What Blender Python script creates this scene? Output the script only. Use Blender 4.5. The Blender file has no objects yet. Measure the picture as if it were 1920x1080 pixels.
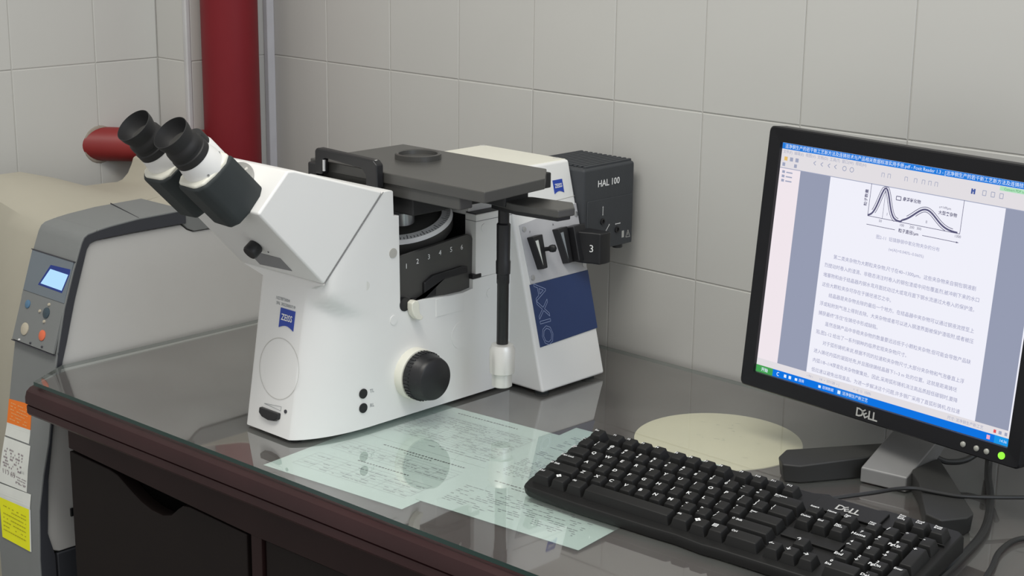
import bpy, bmesh, math, random
from mathutils import Vector, Matrix

random.seed(7)
scene = bpy.context.scene
COL = scene.collection

# ------------------------------------------------------------------ camera
cam_d = bpy.data.cameras.new('camera')
cam_d.sensor_width = 36.0
cam_d.lens = 3039.13 / 1920 * 36.0
cam_d.clip_start = 0.05
cam = bpy.data.objects.new('camera', cam_d)
COL.objects.link(cam)
_r = Vector((0.7265, 0.687, 0.0122)).normalized()
_b = Vector((0.663, -0.7056, 0.2499)).normalized()
_u = _b.cross(_r).normalized()
_r = _u.cross(_b).normalized()
cam.matrix_world = Matrix(((_r.x, _u.x, _b.x, 2.0305), (_r.y, _u.y, _b.y, -1.7153), (_r.z, _u.z, _b.z, 1.4045), (0, 0, 0, 1)))
scene.camera = cam

# ------------------------------------------------------------------ world, lights, exposure
world = bpy.data.worlds.new('world')
scene.world = world
world.use_nodes = True
world.node_tree.nodes['Background'].inputs[0].default_value = (0.935, 0.935, 0.925, 1)
world.node_tree.nodes['Background'].inputs[1].default_value = 0.63

def area(name, loc, target, sx, sy, power, col):
    l = bpy.data.lights.new(name, 'AREA')
    l.shape = 'RECTANGLE'; l.size = sx; l.size_y = sy; l.energy = power; l.color = col
    o = bpy.data.objects.new(name, l); COL.objects.link(o)
    o.location = loc
    o.rotation_euler = (Vector(target) - Vector(loc)).to_track_quat('-Z', 'Y').to_euler()
    return o
area('daylight_window', (3.0, -0.7, 1.9), (0.7, -0.4, 0.95), 1.2, 1.2, 10.0, (0.74, 0.86, 1.0))
area('ceiling_tube', (1.0, -1.2, 2.6), (0.9, -0.8, 0.0), 1.3, 0.4, 23, (1.0, 0.97, 0.90))
area('ceiling_tube_right', (2.0, -1.0, 2.6), (1.6, -0.6, 0.0), 1.3, 0.4, 4, (1.0, 0.97, 0.90))

scene.view_settings.view_transform = 'Standard'
scene.view_settings.look = 'None'
scene.view_settings.exposure = 0.0
scene.view_settings.gamma = 1.0
scene.view_settings.use_curve_mapping = False

# ------------------------------------------------------------------ materials
def lin(c):
    c = c / 255.0
    return c / 12.92 if c <= 0.04045 else ((c + 0.055) / 1.055) ** 2.4
def rgb(r, g, b):
    return (lin(r), lin(g), lin(b), 1)
def mat(name, col, rough=0.5, metal=0.0, spec=0.5, var=0.06, scale=40.0, bump=0.0, bscale=400.0, coat=0.0):
    m = bpy.data.materials.new(name); m.use_nodes = True
    nt = m.node_tree; p = nt.nodes['Principled BSDF']
    p.inputs['Roughness'].default_value = rough
    p.inputs['Metallic'].default_value = metal
    p.inputs['Specular IOR Level'].default_value = spec
    p.inputs['Coat Weight'].default_value = coat
    tc = nt.nodes.new('ShaderNodeTexCoord')
    n = nt.nodes.new('ShaderNodeTexNoise'); n.inputs['Scale'].default_value = scale
    n.inputs['Detail'].default_value = 4
    nt.links.new(tc.outputs['Object'], n.inputs['Vector'])
    mx = nt.nodes.new('ShaderNodeMix'); mx.data_type = 'RGBA'
    mx.inputs[6].default_value = tuple(c * (1 - var) for c in col[:3]) + (1,)
    mx.inputs[7].default_value = tuple(min(1, c * (1 + var)) for c in col[:3]) + (1,)
    nt.links.new(n.outputs['Fac'], mx.inputs[0])
    nt.links.new(mx.outputs[2], p.inputs['Base Color'])
    if bump:
        n2 = nt.nodes.new('ShaderNodeTexNoise'); n2.inputs['Scale'].default_value = bscale
        nt.links.new(tc.outputs['Object'], n2.inputs['Vector'])
        bp = nt.nodes.new('ShaderNodeBump'); bp.inputs['Strength'].default_value = bump
        bp.inputs['Distance'].default_value = 0.001
        nt.links.new(n2.outputs['Fac'], bp.inputs['Height'])
        nt.links.new(bp.outputs['Normal'], p.inputs['Normal'])
    return m
def emit(name, col, strength=1.0):
    m = bpy.data.materials.new(name); m.use_nodes = True
    nt = m.node_tree; nt.nodes.clear()
    o = nt.nodes.new('ShaderNodeOutputMaterial'); e = nt.nodes.new('ShaderNodeEmission')
    e.inputs[0].default_value = col; e.inputs[1].default_value = strength
    nt.links.new(e.outputs[0], o.inputs[0])
    return m

M = {}
M['tile'] = mat('glazed_tile', (0.535, 0.533, 0.512, 1), 0.33, spec=0.35, var=0.03, scale=6)
M['grout'] = mat('grout', (0.47, 0.465, 0.44, 1), 0.9, var=0.10, scale=60)
M['plaster'] = mat('plaster', (0.50, 0.50, 0.505, 1), 0.8, var=0.10, scale=25)
M['plaster_pale'] = mat('pale_plaster', (0.60, 0.60, 0.64, 1), 0.7, var=0.08, scale=25)
M['hole_edge'] = mat('broken_plaster', (0.30, 0.26, 0.22, 1), 0.9, var=0.3, scale=120)
M['pipe_red'] = mat('red_pipe_paint', rgb(116, 23, 32), 0.5, spec=0.3, var=0.10, scale=18)
M['pipe_red2'] = mat('red_branch_paint', rgb(132, 36, 36), 0.5, var=0.12, scale=25)
M['floor'] = mat('floor_tile', (0.35, 0.34, 0.32, 1), 0.5)
M['white'] = mat('white_enamel', (0.80, 0.80, 0.79, 1), 0.38, var=0.012, scale=8)
M['white2'] = mat('white_warm_plastic', (0.78, 0.77, 0.68, 1), 0.42, var=0.02)
M['seam'] = mat('seam_grey', (0.24, 0.24, 0.25, 1), 0.7)
M['cap_grey'] = mat('grey_cap', (0.44, 0.43, 0.40, 1), 0.5)
M['cap_white'] = mat('pale_cap', (0.70, 0.70, 0.67, 1), 0.5)
M['black'] = mat('black_plastic', (0.012, 0.012, 0.014, 1), 0.42, var=0.12)
M['black_matt'] = mat('black_matt', (0.014, 0.014, 0.015, 1), 0.6, var=0.15)
M['rubber'] = mat('grip_rubber', (0.030, 0.036, 0.038, 1), 0.62, spec=0.35, var=0.12)
M['stage'] = mat('stage_black', (0.060, 0.059, 0.056, 1), 0.34, spec=0.6, var=0.12)
M['darkmetal'] = mat('dark_metal', (0.03, 0.03, 0.033, 1), 0.4, metal=0.3)
M['chrome'] = mat('satin_metal', (0.74, 0.73, 0.70, 1), 0.38, metal=0.45, var=0.06)
M['steel'] = mat('steel', (0.55, 0.56, 0.58, 1), 0.3, metal=0.9)
M['flange'] = mat('flange_grey', (0.36, 0.36, 0.35, 1), 0.42, metal=0.4)
M['panel_silver'] = mat('silver_panel', (0.52, 0.52, 0.545, 1), 0.45, metal=0.15)
M['blue'] = mat('blue_panel', rgb(38, 58, 104), 0.42, var=0.05)
M['logo_blue'] = mat('logo_blue', rgb(38, 68, 168), 0.45)
M['lamp_grey'] = mat('lamp_housing_grey', (0.042, 0.046, 0.052, 1), 0.62, var=0.10, bump=0.15)
M['ink'] = mat('ink_dark', (0.05, 0.05, 0.06, 1), 0.7)
M['ink_grey'] = mat('ink_grey', (0.22, 0.24, 0.26, 1), 0.8)
M['print_white'] = mat('print_white', (0.86, 0.86, 0.86, 1), 0.5)
M['print_blue'] = mat('print_pale_blue', (0.36, 0.43, 0.66, 1), 0.5)
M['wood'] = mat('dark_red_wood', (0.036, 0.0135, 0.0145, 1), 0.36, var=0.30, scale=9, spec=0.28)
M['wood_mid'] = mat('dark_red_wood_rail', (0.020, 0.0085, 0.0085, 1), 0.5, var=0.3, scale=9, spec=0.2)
M['recess_shade'] = mat('recess_shade_black', (0.003, 0.003, 0.003, 1), 0.9, spec=0.0)  # near-black that paints the shade inside the drawer gap
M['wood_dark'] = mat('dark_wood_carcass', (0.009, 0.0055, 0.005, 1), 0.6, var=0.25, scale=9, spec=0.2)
M['paper'] = mat('pale_green_paper', (0.565, 0.65, 0.625, 1), 0.8, var=0.03, scale=14)
M['cream'] = mat('cream_board', (0.80, 0.69, 0.50, 1), 0.6, var=0.06, scale=18)
M['prn_beige'] = mat('beige_casing', (0.435, 0.41, 0.335, 1), 0.6, var=0.02, bump=0.1, bscale=900)
M['prn_panel'] = mat('pale_side_panel', (0.60, 0.60, 0.59, 1), 0.55, var=0.015)
M['prn_grey'] = mat('grey_casing', (0.20, 0.21, 0.21, 1), 0.6, var=0.04, bump=0.1, bscale=900)
M['prn_dark'] = mat('dark_bevel', (0.045, 0.048, 0.058, 1), 0.5, var=0.05)
M['prn_glass'] = mat('display_window', (0.16, 0.19, 0.22, 1), 0.25, var=0.05)
M['lcd'] = emit('lcd_backlight', (0.42, 0.68, 1.0, 1), 1.1)
M['lcd_halo'] = emit('lcd_glow_edge', (0.05, 0.075, 0.28, 1), 0.7)  # dim blue bleed around the display, put in as emission
M['orange'] = mat('orange_label', rgb(244, 126, 34), 0.6)
M['yellow'] = mat('yellow_label', rgb(244, 244, 14), 0.6)
M['label'] = mat('white_label', (0.74, 0.76, 0.72, 1), 0.6)
M['kb'] = mat('keyboard_black', (0.0095, 0.0095, 0.0095, 1), 0.48, spec=0.32, var=0.10)
M['key'] = mat('keycap_black', (0.0105, 0.0105, 0.0105, 1), 0.5, spec=0.32, var=0.10)
M['legend'] = mat('legend_white', (0.82, 0.83, 0.84, 1), 0.6)
M['bezel'] = mat('bezel_black', (0.0065, 0.0065, 0.0085, 1), 0.40, spec=0.30, var=0.06)
M['base'] = mat('stand_dark_grey', (0.030, 0.030, 0.029, 1), 0.5, spec=0.4)
M['neck'] = mat('stand_silver', (0.24, 0.24, 0.24, 1), 0.45, metal=0.25)
M['cable'] = mat('cable_black', (0.018, 0.018, 0.018, 1), 0.45)
M['logo_silver'] = mat('logo_silver', (0.52, 0.52, 0.50, 1), 0.4, metal=0.2)
M['green_led'] = emit('green_led', (0.30, 0.95, 0.06, 1), 1.2)
M['btn'] = mat('button_silver', (0.42, 0.42, 0.38, 1), 0.4, metal=0.3)
# screen inks: all parts of one backlit picture
M['s_page'] = emit('screen_page', rgb(240, 240, 250))
M['s_panel'] = emit('screen_panel', rgb(240, 230, 236))
M['s_tool'] = emit('screen_toolbar', rgb(226, 222, 226))
M['s_grey'] = emit('screen_grey', rgb(150, 156, 178))
M['s_title'] = emit('screen_title', rgb(40, 126, 222))
M['s_task'] = emit('screen_taskbar', rgb(16, 116, 226))
M['s_start'] = emit('screen_start', rgb(70, 160, 84))
M['s_text'] = emit('screen_text', rgb(158, 160, 190))
M['s_ink'] = emit('screen_ink', rgb(88, 86, 118))
M['s_lite'] = emit('screen_light', rgb(226, 240, 255))
M['s_green'] = emit('screen_mint', rgb(176, 226, 190))
M['s_red'] = emit('screen_red', rgb(226, 90, 90))
M['s_icon'] = emit('screen_icon', rgb(160, 166, 190))

# glass sheet: clear, faintly green, Fresnel mirror on its upper skin
def glass_skin():
    m = bpy.data.materials.new('clear_glass_skin'); m.use_nodes = True
    nt = m.node_tree; nt.nodes.clear()
    o = nt.nodes.new('ShaderNodeOutputMaterial')
    t = nt.nodes.new('ShaderNodeBsdfTransparent'); t.inputs[0].default_value = (0.945, 0.98, 0.965, 1)
    g = nt.nodes.new('ShaderNodeBsdfGlossy'); g.inputs['Roughness'].default_value = 0.03
    g.inputs[0].default_value = (0.95, 0.96, 0.955, 1)
    f = nt.nodes.new('ShaderNodeFresnel'); f.inputs[0].default_value = 1.53
    geo = nt.nodes.new('ShaderNodeNewGeometry')
    # both faces of the sheet and the varnish below mirror the room: R_total = 2.8R / (1 + 1.8R)
    num = nt.nodes.new('ShaderNodeMath'); num.operation = 'MULTIPLY'; num.inputs[1].default_value = 2.6
    den = nt.nodes.new('ShaderNodeMath'); den.operation = 'MULTIPLY_ADD'; den.inputs[1].default_value = 1.8; den.inputs[2].default_value = 1.0
    div = nt.nodes.new('ShaderNodeMath'); div.operation = 'DIVIDE'
    nt.links.new(f.outputs[0], num.inputs[0]); nt.links.new(f.outputs[0], den.inputs[0])
    nt.links.new(num.outputs[0], div.inputs[0]); nt.links.new(den.outputs[0], div.inputs[1])
    inv = nt.nodes.new('ShaderNodeMath'); inv.operation = 'SUBTRACT'; inv.inputs[0].default_value = 1.0
    nt.links.new(geo.outputs['Backfacing'], inv.inputs[1])
    mul = nt.nodes.new('ShaderNodeMath'); mul.operation = 'MULTIPLY'
    nt.links.new(div.outputs[0], mul.inputs[0]); nt.links.new(inv.outputs[0], mul.inputs[1])
    mx = nt.nodes.new('ShaderNodeMixShader')
    nt.links.new(mul.outputs[0], mx.inputs[0]); nt.links.new(t.outputs[0], mx.inputs[1]); nt.links.new(g.outputs[0], mx.inputs[2])
    # a thin film of dust lying on the sheet
    d = nt.nodes.new('ShaderNodeBsdfDiffuse'); d.inputs[0].default_value = (0.58, 0.60, 0.57, 1)
    tc = nt.nodes.new('ShaderNodeTexCoord'); nz = nt.nodes.new('ShaderNodeTexNoise'); nz.inputs['Scale'].default_value = 6
    nt.links.new(tc.outputs['Object'], nz.inputs['Vector'])
    dm = nt.nodes.new('ShaderNodeMath'); dm.operation = 'MULTIPLY'; dm.inputs[1].default_value = 0.17
    nt.links.new(nz.outputs['Fac'], dm.inputs[0])
    m2 = nt.nodes.new('ShaderNodeMixShader')
    nt.links.new(dm.outputs[0], m2.inputs[0]); nt.links.new(mx.outputs[0], m2.inputs[1]); nt.links.new(d.outputs[0], m2.inputs[2])
    nt.links.new(m2.outputs[0], o.inputs[0])
    return m
M['glass'] = glass_skin()
def glass_under():
    m = bpy.data.materials.new('clear_glass_underside'); m.use_nodes = True
    nt = m.node_tree; nt.nodes.clear()
    o = nt.nodes.new('ShaderNodeOutputMaterial')
    t = nt.nodes.new('ShaderNodeBsdfTransparent'); t.inputs[0].default_value = (0.97, 0.99, 0.98, 1)
    nt.links.new(t.outputs[0], o.inputs[0]); return m
M['glass_under'] = glass_under()
M['glass_edge'] = mat('green_glass_edge', (0.012, 0.042, 0.036, 1), 0.2, spec=0.6)

# ------------------------------------------------------------------ builders
WM = {}
def place(o, parent):
    COL.objects.link(o)
    if parent is not None:
        o.parent = parent
        WM[o.name] = WM[parent.name]
    else:
        WM[o.name] = Matrix.Identity(4)
def thing(name, label, cat, loc=(0, 0, 0), basis=None, group=None):
    o = bpy.data.objects.new(name, None); COL.objects.link(o)
    mw = Matrix.Translation(Vector(loc))
    if basis:
        ex, ey, n = basis
        mw = Matrix(((ex[0], ey[0], n[0], loc[0]), (ex[1], ey[1], n[1], loc[1]), (ex[2], ey[2], n[2], loc[2]), (0, 0, 0, 1)))
    o.matrix_world = mw; WM[o.name] = mw
    o.empty_display_size = 0.02
    o['label'] = label; o['category'] = cat
    if group: o['group'] = group
    return o
def tag(o, label=None, cat=None, group=None, kind=None):
    if label: o['label'] = label
    if cat: o['category'] = cat
    if group: o['group'] = group
    if kind: o['kind'] = kind
    return o
def finish(name, bm, m, parent=None, world=True, bevel=0.0, seg=2, smooth=True, angle=35):
    bmesh.ops.recalc_face_normals(bm, faces=bm.faces)
    if world and parent is not None:
        bm.transform(WM[parent.name].inverted())
    me = bpy.data.meshes.new(name); bm.to_mesh(me); bm.free()
    for mm in (m if isinstance(m, (list, tuple)) else [m]): me.materials.append(mm)
    o = bpy.data.objects.new(name, me)
    place(o, parent)
    if smooth:
        for p in me.polygons: p.use_smooth = True
    if bevel:
        b = o.modifiers.new('bevel', 'BEVEL'); b.width = bevel; b.segments = seg
        b.limit_method = 'ANGLE'; b.angle_limit = math.radians(angle); b.harden_normals = smooth
    elif smooth:
        me.set_sharp_from_angle(angle=math.radians(angle))
    return o
def bm_box(bm, lo, hi):
    x0, y0, z0 = lo; x1, y1, z1 = hi
    v = [bm.verts.new(p) for p in ((x0, y0, z0), (x1, y0, z0), (x1, y1, z0), (x0, y1, z0), (x0, y0, z1), (x1, y0, z1), (x1, y1, z1), (x0, y1, z1))]
    for f in ((0, 3, 2, 1), (4, 5, 6, 7), (0, 1, 5, 4), (1, 2, 6, 5), (2, 3, 7, 6), (3, 0, 4, 7)):
        bm.faces.new([v[i] for i in f])
def box(name, lo, hi, m, parent=None, world=True, bevel=0.0, seg=2):
    bm = bmesh.new(); bm_box(bm, lo, hi)
    return finish(name, bm, m, parent, world, bevel, seg)
def bm_prism(bm, a, b):
    """solid between two matching rings of points"""
    va = [bm.verts.new(p) for p in a]; vb = [bm.verts.new(p) for p in b]; n = len(a)
    bm.faces.new(list(reversed(va))); bm.faces.new(vb)
    for i in range(n):
        j = (i + 1) % n
        bm.faces.new((va[i], va[j], vb[j], vb[i]))
def prism_x(name, prof, x0, x1, m, parent=None, world=True, bevel=0.0, seg=2, smooth=True, angle=35):
    bm = bmesh.new()
    bm_prism(bm, [(x0, y, z) for y, z in prof], [(x1, y, z) for y, z in prof])
    return finish(name, bm, m, parent, world, bevel, seg, smooth, angle)
def prism_z(name, prof, z0, z1, m, parent=None, world=True, bevel=0.0, seg=2):
    bm = bmesh.new()
    bm_prism(bm, [(x, y, z0) for x, y in prof], [(x, y, z1) for x, y in prof])
    return finish(name, bm, m, parent, world, bevel, seg)
def hexa(name, a, b, m, parent=None, world=True, bevel=0.0, seg=2):
    bm = bmesh.new(); bm_prism(bm, a, b)
    return finish(name, bm, m, parent, world, bevel, seg)
def frame_of(axis):
    d = Vector(axis).normalized()
    u = d.orthogonal().normalized(); v = d.cross(u)
    return d, u, v
def bm_lathe(bm, prof, org, axis, n=32, cap=True, up=None):
    """prof: list of (radius, height along axis)"""
    d, u, v = frame_of(axis); org = Vector(org); rings = []
    for r, h in prof:
        rings.append([bm.verts.new(org + d * h + (u * math.cos(2 * math.pi * k / n) + v * math.sin(2 * math.pi * k / n)) * max(r, 1e-5)) for k in range(n)])
    for a, b in zip(rings, rings[1:]):
        for k in range(n):
            j = (k + 1) % n
            bm.faces.new((a[k], a[j], b[j], b[k]))
    if cap:
        bm.faces.new(list(reversed(rings[0]))); bm.faces.new(rings[-1])
def lathe(name, prof, org, axis, m, parent=None, n=32, cap=True, world=True, bevel=0.0):
    bm = bmesh.new(); bm_lathe(bm, prof, org, axis, n, cap)
    return finish(name, bm, m, parent, world, bevel, angle=40)
def smooth_path(pts, sub=6):
    P = [Vector(p) for p in pts]; out = []
    for i in range(len(P) - 1):
        p0 = P[max(i - 1, 0)]; p1 = P[i]; p2 = P[i + 1]; p3 = P[min(i + 2, len(P) - 1)]
        for s in range(sub):
            t = s / sub
            out.append(0.5 * ((2 * p1) + (p2 - p0) * t + (2 * p0 - 5 * p1 + 4 * p2 - p3) * t * t + (3 * p1 - p0 - 3 * p2 + p3) * t ** 3))
    out.append(P[-1]); return out
def tube(name, pts, r, m, parent=None, n=10, world=True, smoothp=True):
    P = smooth_path(pts) if smoothp else [Vector(p) for p in pts]
    bm = bmesh.new(); rings = []; prev = None
    for i, p in enumerate(P):
        d = (P[min(i + 1, len(P) - 1)] - P[max(i - 1, 0)]).normalized()
        u = d.orthogonal().normalized() if prev is None else (prev - d * prev.dot(d)).normalized()
        prev = u; v = d.cross(u)
        rings.append([bm.verts.new(p + (u * math.cos(2 * math.pi * k / n) + v * math.sin(2 * math.pi * k / n)) * r) for k in range(n)])
    for a, b in zip(rings, rings[1:]):
        for k in range(n):
            j = (k + 1) % n; bm.faces.new((a[k], a[j], b[j], b[k]))
    bm.faces.new(list(reversed(rings[0]))); bm.faces.new(rings[-1])
    return finish(name, bm, m, parent, world)
_txt = {}
def text_mesh(s, size, align='CENTER', bold=False, lsp=0.85):
    c = bpy.data.curves.new('txt', 'FONT'); c.body = s; c.size = size
    c.align_x = align; c.align_y = 'CENTER'; c.space_line = lsp
    if bold: c.offset = size * 0.018
    c.resolution_u = 2
    o = bpy.data.objects.new('txt', c); COL.objects.link(o)
    dg = bpy.context.evaluated_depsgraph_get()
    me = bpy.data.meshes.new_from_object(o.evaluated_get(dg))
    bpy.data.objects.remove(o); bpy.data.curves.remove(c)
    return me
def xf(org, ex, ey):
    ex = Vector(ex).normalized(); ey = Vector(ey).normalized(); n = ex.cross(ey).normalized()
    ey = n.cross(ex)
    return Matrix(((ex.x, ey.x, n.x, org[0]), (ex.y, ey.y, n.y, org[1]), (ex.z, ey.z, n.z, org[2]), (0, 0, 0, 1)))
def text(name, s, size, org, ex, ey, m, parent, world=True, align='CENTER', bold=False, sx=1.0, lsp=0.85):
    me = text_mesh(s, size, align, bold, lsp)
    T = xf(org, ex, ey) @ Matrix.Diagonal((sx, 1, 1, 1))
    if world and parent is not None: T = WM[parent.name].inverted() @ T
    me.transform(T); me.materials.clear(); me.materials.append(m); me.name = name
    o = bpy.data.objects.new(name, me); place(o, parent); return o
def quads(name, rects, org, ex, ey, m, parent, world=True):
    """flat print: list of quads [(x,y)*4] in a plane frame"""
    T = xf(org, ex, ey); bm = bmesh.new()
    for q in rects:
        bm.faces.new([bm.verts.new(T @ Vector((x, y, 0))) for x, y in q])
    if world and parent is not None: bm.transform(WM[parent.name].inverted())
    me = bpy.data.meshes.new(name); bm.to_mesh(me); bm.free(); me.materials.append(m)
    o = bpy.data.objects.new(name, me); place(o, parent); return o
def R4(x0, y0, x1, y1): return [(x0, y0), (x1, y0), (x1, y1), (x0, y1)]
def stroke(pts, w):
    out = []
    for (x0, y0), (x1, y1) in zip(pts, pts[1:]):
        dx, dy = x1 - x0, y1 - y0; L = math.hypot(dx, dy) or 1
        nx, ny = -dy / L * w / 2, dx / L * w / 2
        out.append([(x0 - nx, y0 - ny), (x1 - nx, y1 - ny), (x1 + nx, y1 + ny), (x0 + nx, y0 + ny)])
    return out

# ================================================================== room shell
TW, TH, ZJ = 0.1516, 0.2277, 1.0983
def tile_wall(name, org, ex, cuts, rows, normal, lap=(0, 0)):
    """a wall slab whose glazed tiles are children; cuts = tile limits along ex, rows = z limits"""
    ex = Vector(ex); n = Vector(normal); org = Vector(org)
    bm = bmesh.new()
    a0, a1 = cuts[0] - lap[0], cuts[-1] + lap[1]
    z0, z1 = 0.0, 2.8
    P = lambda a, z, d: org + ex * a + n * d + Vector((0, 0, z))
    bm_prism(bm, [P(a0, z0, -0.06), P(a1, z0, -0.06), P(a1, z1, -0.06), P(a0, z1, -0.06)],
             [P(a0, z0, -0.0011), P(a1, z0, -0.0011), P(a1, z1, -0.0011), P(a0, z1, -0.0011)])
    w = finish(name, bm, M['grout'], None, smooth=False); w['kind'] = 'structure'
    cache = {}; g = 0.0007
    for i in range(len(cuts) - 1):
        for j in range(len(rows) - 1):
            wd = round(cuts[i + 1] - cuts[i], 5); ht = round(rows[j + 1] - rows[j], 5)
            if (wd, ht) not in cache:
                b = bmesh.new(); c = 0.0010
                U = lambda a, z, d: ex * a + Vector((0, 0, z)) + n * d
                r0 = [U(g, g, -0.004), U(wd - g, g, -0.004), U(wd - g, ht - g, -0.004), U(g, ht - g, -0.004)]
                r1 = [U(g, g, -0.0006), U(wd - g, g, -0.0006), U(wd - g, ht - g, -0.0006), U(g, ht - g, -0.0006)]
                r2 = [U(g + c, g + c, 0), U(wd - g - c, g + c, 0), U(wd - g - c, ht - g - c, 0), U(g + c, ht - g - c, 0)]
                vs = [[b.verts.new(p) for p in r] for r in (r0, r1, r2)]
                for A, B in ((vs[0], vs[1]), (vs[1], vs[2])):
                    for k in range(4):
                        b.faces.new((A[k], A[(k + 1) % 4], B[(k + 1) % 4], B[k]))
                b.faces.new(vs[2])
                bmesh.ops.recalc_face_normals(b, faces=b.faces)
                me = bpy.data.meshes.new('tile'); b.to_mesh(me); b.free()
                if me.polygons[-1].normal.dot(n) < 0: me.flip_normals()
                me.materials.append(M['tile']); cache[(wd, ht)] = me
            t = bpy.data.objects.new('tile', cache[(wd, ht)]); COL.objects.link(t)
            t.parent = w
            jit = random.uniform(-0.0003, 0.0003)
            t.location = org + ex * cuts[i] + Vector((0, 0, rows[j])) + n * jit
    return w
rows = [ZJ + TH * k for k in range(-3, 4)]
tile_wall('wall_back', (0, 0, 0), (1, 0, 0), [-0.1451] + [TW * k for k in range(0, 14)], rows, (0, -1, 0), (0.06, 0))
tile_wall('wall_left', (-0.227, 0, 0), (0, 1, 0), [-0.1701 - 0.1172 - 0.1478 * k for k in range(8, -1, -1)] + [-0.1701], rows, (1, 0, 0), (0, 0.05))
tile_wall('wall_column_front', (0, -0.1701, 0), (1, 0, 0), [-0.227, -0.1535], rows, (0, -1, 0))
tile_wall('wall_column_side', (-0.1451, 0, 0), (0, 1, 0), [-0.1620, 0.0], rows, (1, 0, 0))
t = box('trim_1', (-0.1545, -0.1712, 0.0), (-0.1441, -0.1610, 2.8), M['plaster'], bevel=0.003); t['kind'] = 'structure'
t = box('trim_2', (-0.1450, -0.0150, 0.0), (-0.1340, 0.0005, 2.8), M['plaster_pale'], bevel=0.002); t['kind'] = 'structure'
t = box('floor', (-0.3, -3.4, -0.05), (2.8, 0.06, 0.0), M['floor']); t['kind'] = 'structure'

# ------------------------------------------------------------------ red pipes
pipe = thing('standpipe', 'dark red painted vertical pipe in the tiled corner behind the microscope', 'pipe', (-0.095, -0.1216, 0))
lathe('pipe_run', [(0.0455, 0.0), (0.0455, 2.8)], (-0.095, -0.1216, 0.0), (0, 0, 1), M['pipe_red'], pipe, 40)
_a = Vector((-0.262, -0.318, 0.969)); _c = Vector((-0.095, -0.1216, 0.960))
lathe('branch_pipe', [(0.0275, 0.0), (0.0275, (_c - _a).length)], _a, _c - _a, M['pipe_red2'], pipe, 32)
lathe('wall_collar', [(0.0310, 0.0), (0.0300, 0.0015), (0.0285, 0.0020)], (-0.2275, -0.2870, 0.9675), (1, 0, 0), M['hole_edge'], pipe, 24)

# ================================================================== desk
desk = thing('desk', 'dark red wooden desk with a rounded edge, standing against the tiled wall', 'desk', (0.9, -0.33, 0))
fx0, fy0, fx1, fy1 = 0.186, -0.6800, 1.95, -0.6330      # front edge line
def fy(x): return fy0 + (x - fx0) / (fx1 - fx0) * (fy1 - fy0)
# top slab with a moulded front: profile swept along the front edge
def desk_top():
    bm = bmesh.new()
    prof = [(0.030, 0.700), (0.012, 0.700), (0.004, 0.7025), (0.0015, 0.706), (0.0015, 0.716), (0.0035, 0.7168), (0.0035, 0.7178), (0.0, 0.7188), (0.0, 0.728), (0.0025, 0.7355), (0.008, 0.740), (0.014, 0.7415), (0.03, 0.742)]
    rings = []
    for x in (0.150, fx1):
        rings.append([(x if x > 0.2 else 0.1855 + (0.0 if i < 99 else 0), 0, 0) for i in range(len(prof))])
    A = [(0.1850, fy(0.185) + d, z) for d, z in prof]; B = [(fx1, fy(fx1) + d, z) for d, z in prof]
    # left return of the corner
    A0 = [(0.1545 + d * 0.4, -0.612 + d, z) for d, z in prof]
    back_z0, back_z1 = 0.700, 0.742
    def ring(P): return [bm.verts.new(p) for p in P]
    rA0, rA, rB = ring(A0), ring(A), ring(B)
    for P, Q in ((rA0, rA), (rA, rB)):
        for k in range(len(prof) - 1):
            bm.faces.new((P[k], P[k + 1], Q[k + 1], Q[k]))
    bl0 = bm.verts.new((0.1545, -0.004, back_z0)); bl1 = bm.verts.new((0.1545, -0.004, back_z1))
    br0 = bm.verts.new((fx1, -0.004, back_z0)); br1 = bm.verts.new((fx1, -0.004, back_z1))
    bm.faces.new((rA0[-1], rA[-1], rB[-1], br1, bl1))
    bm.faces.new((rA0[0], bl0, br0, rB[0], rA[0]))
    bm.faces.new((bl0, bl1, br1, br0))
    bm.faces.new([bl0] + rA0 + [bl1])
    bm.faces.new([br1] + list(reversed(rB)) + [br0])
    return finish('desktop', bm, M['wood'], desk, angle=30)
desk_top()
# cabinet below: side, drawer rail with a dropped finger pull, drawer front, divider, door
CY = -0.655
def cab(x): return CY + (x - 0.25) * 0.027
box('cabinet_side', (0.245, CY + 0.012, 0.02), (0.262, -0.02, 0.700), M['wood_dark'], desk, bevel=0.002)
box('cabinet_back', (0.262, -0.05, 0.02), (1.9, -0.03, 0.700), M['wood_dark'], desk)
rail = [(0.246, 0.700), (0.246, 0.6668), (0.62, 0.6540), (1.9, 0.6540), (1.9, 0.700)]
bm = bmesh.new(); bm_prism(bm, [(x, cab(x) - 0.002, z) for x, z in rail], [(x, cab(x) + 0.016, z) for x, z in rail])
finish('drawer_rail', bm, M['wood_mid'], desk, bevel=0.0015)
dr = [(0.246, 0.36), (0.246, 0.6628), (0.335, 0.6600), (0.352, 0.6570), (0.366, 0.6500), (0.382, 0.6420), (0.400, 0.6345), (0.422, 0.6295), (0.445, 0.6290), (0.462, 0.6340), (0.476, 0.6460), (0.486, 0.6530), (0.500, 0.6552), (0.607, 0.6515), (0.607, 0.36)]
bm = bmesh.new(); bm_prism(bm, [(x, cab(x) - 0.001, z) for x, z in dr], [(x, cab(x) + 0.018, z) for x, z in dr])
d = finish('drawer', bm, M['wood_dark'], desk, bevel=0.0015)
box('drawer_gap_shade', (0.262, CY + 0.022, 0.36), (0.607, CY + 0.040, 0.690), M['recess_shade'], desk)  # black block painted as the shade behind the finger-pull gap
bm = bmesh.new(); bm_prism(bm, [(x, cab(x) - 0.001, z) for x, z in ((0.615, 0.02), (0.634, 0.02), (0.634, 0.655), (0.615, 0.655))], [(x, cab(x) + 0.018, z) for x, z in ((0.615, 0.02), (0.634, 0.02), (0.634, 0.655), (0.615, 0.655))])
finish('divider', bm, M['wood_mid'], desk, bevel=0.001)
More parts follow.
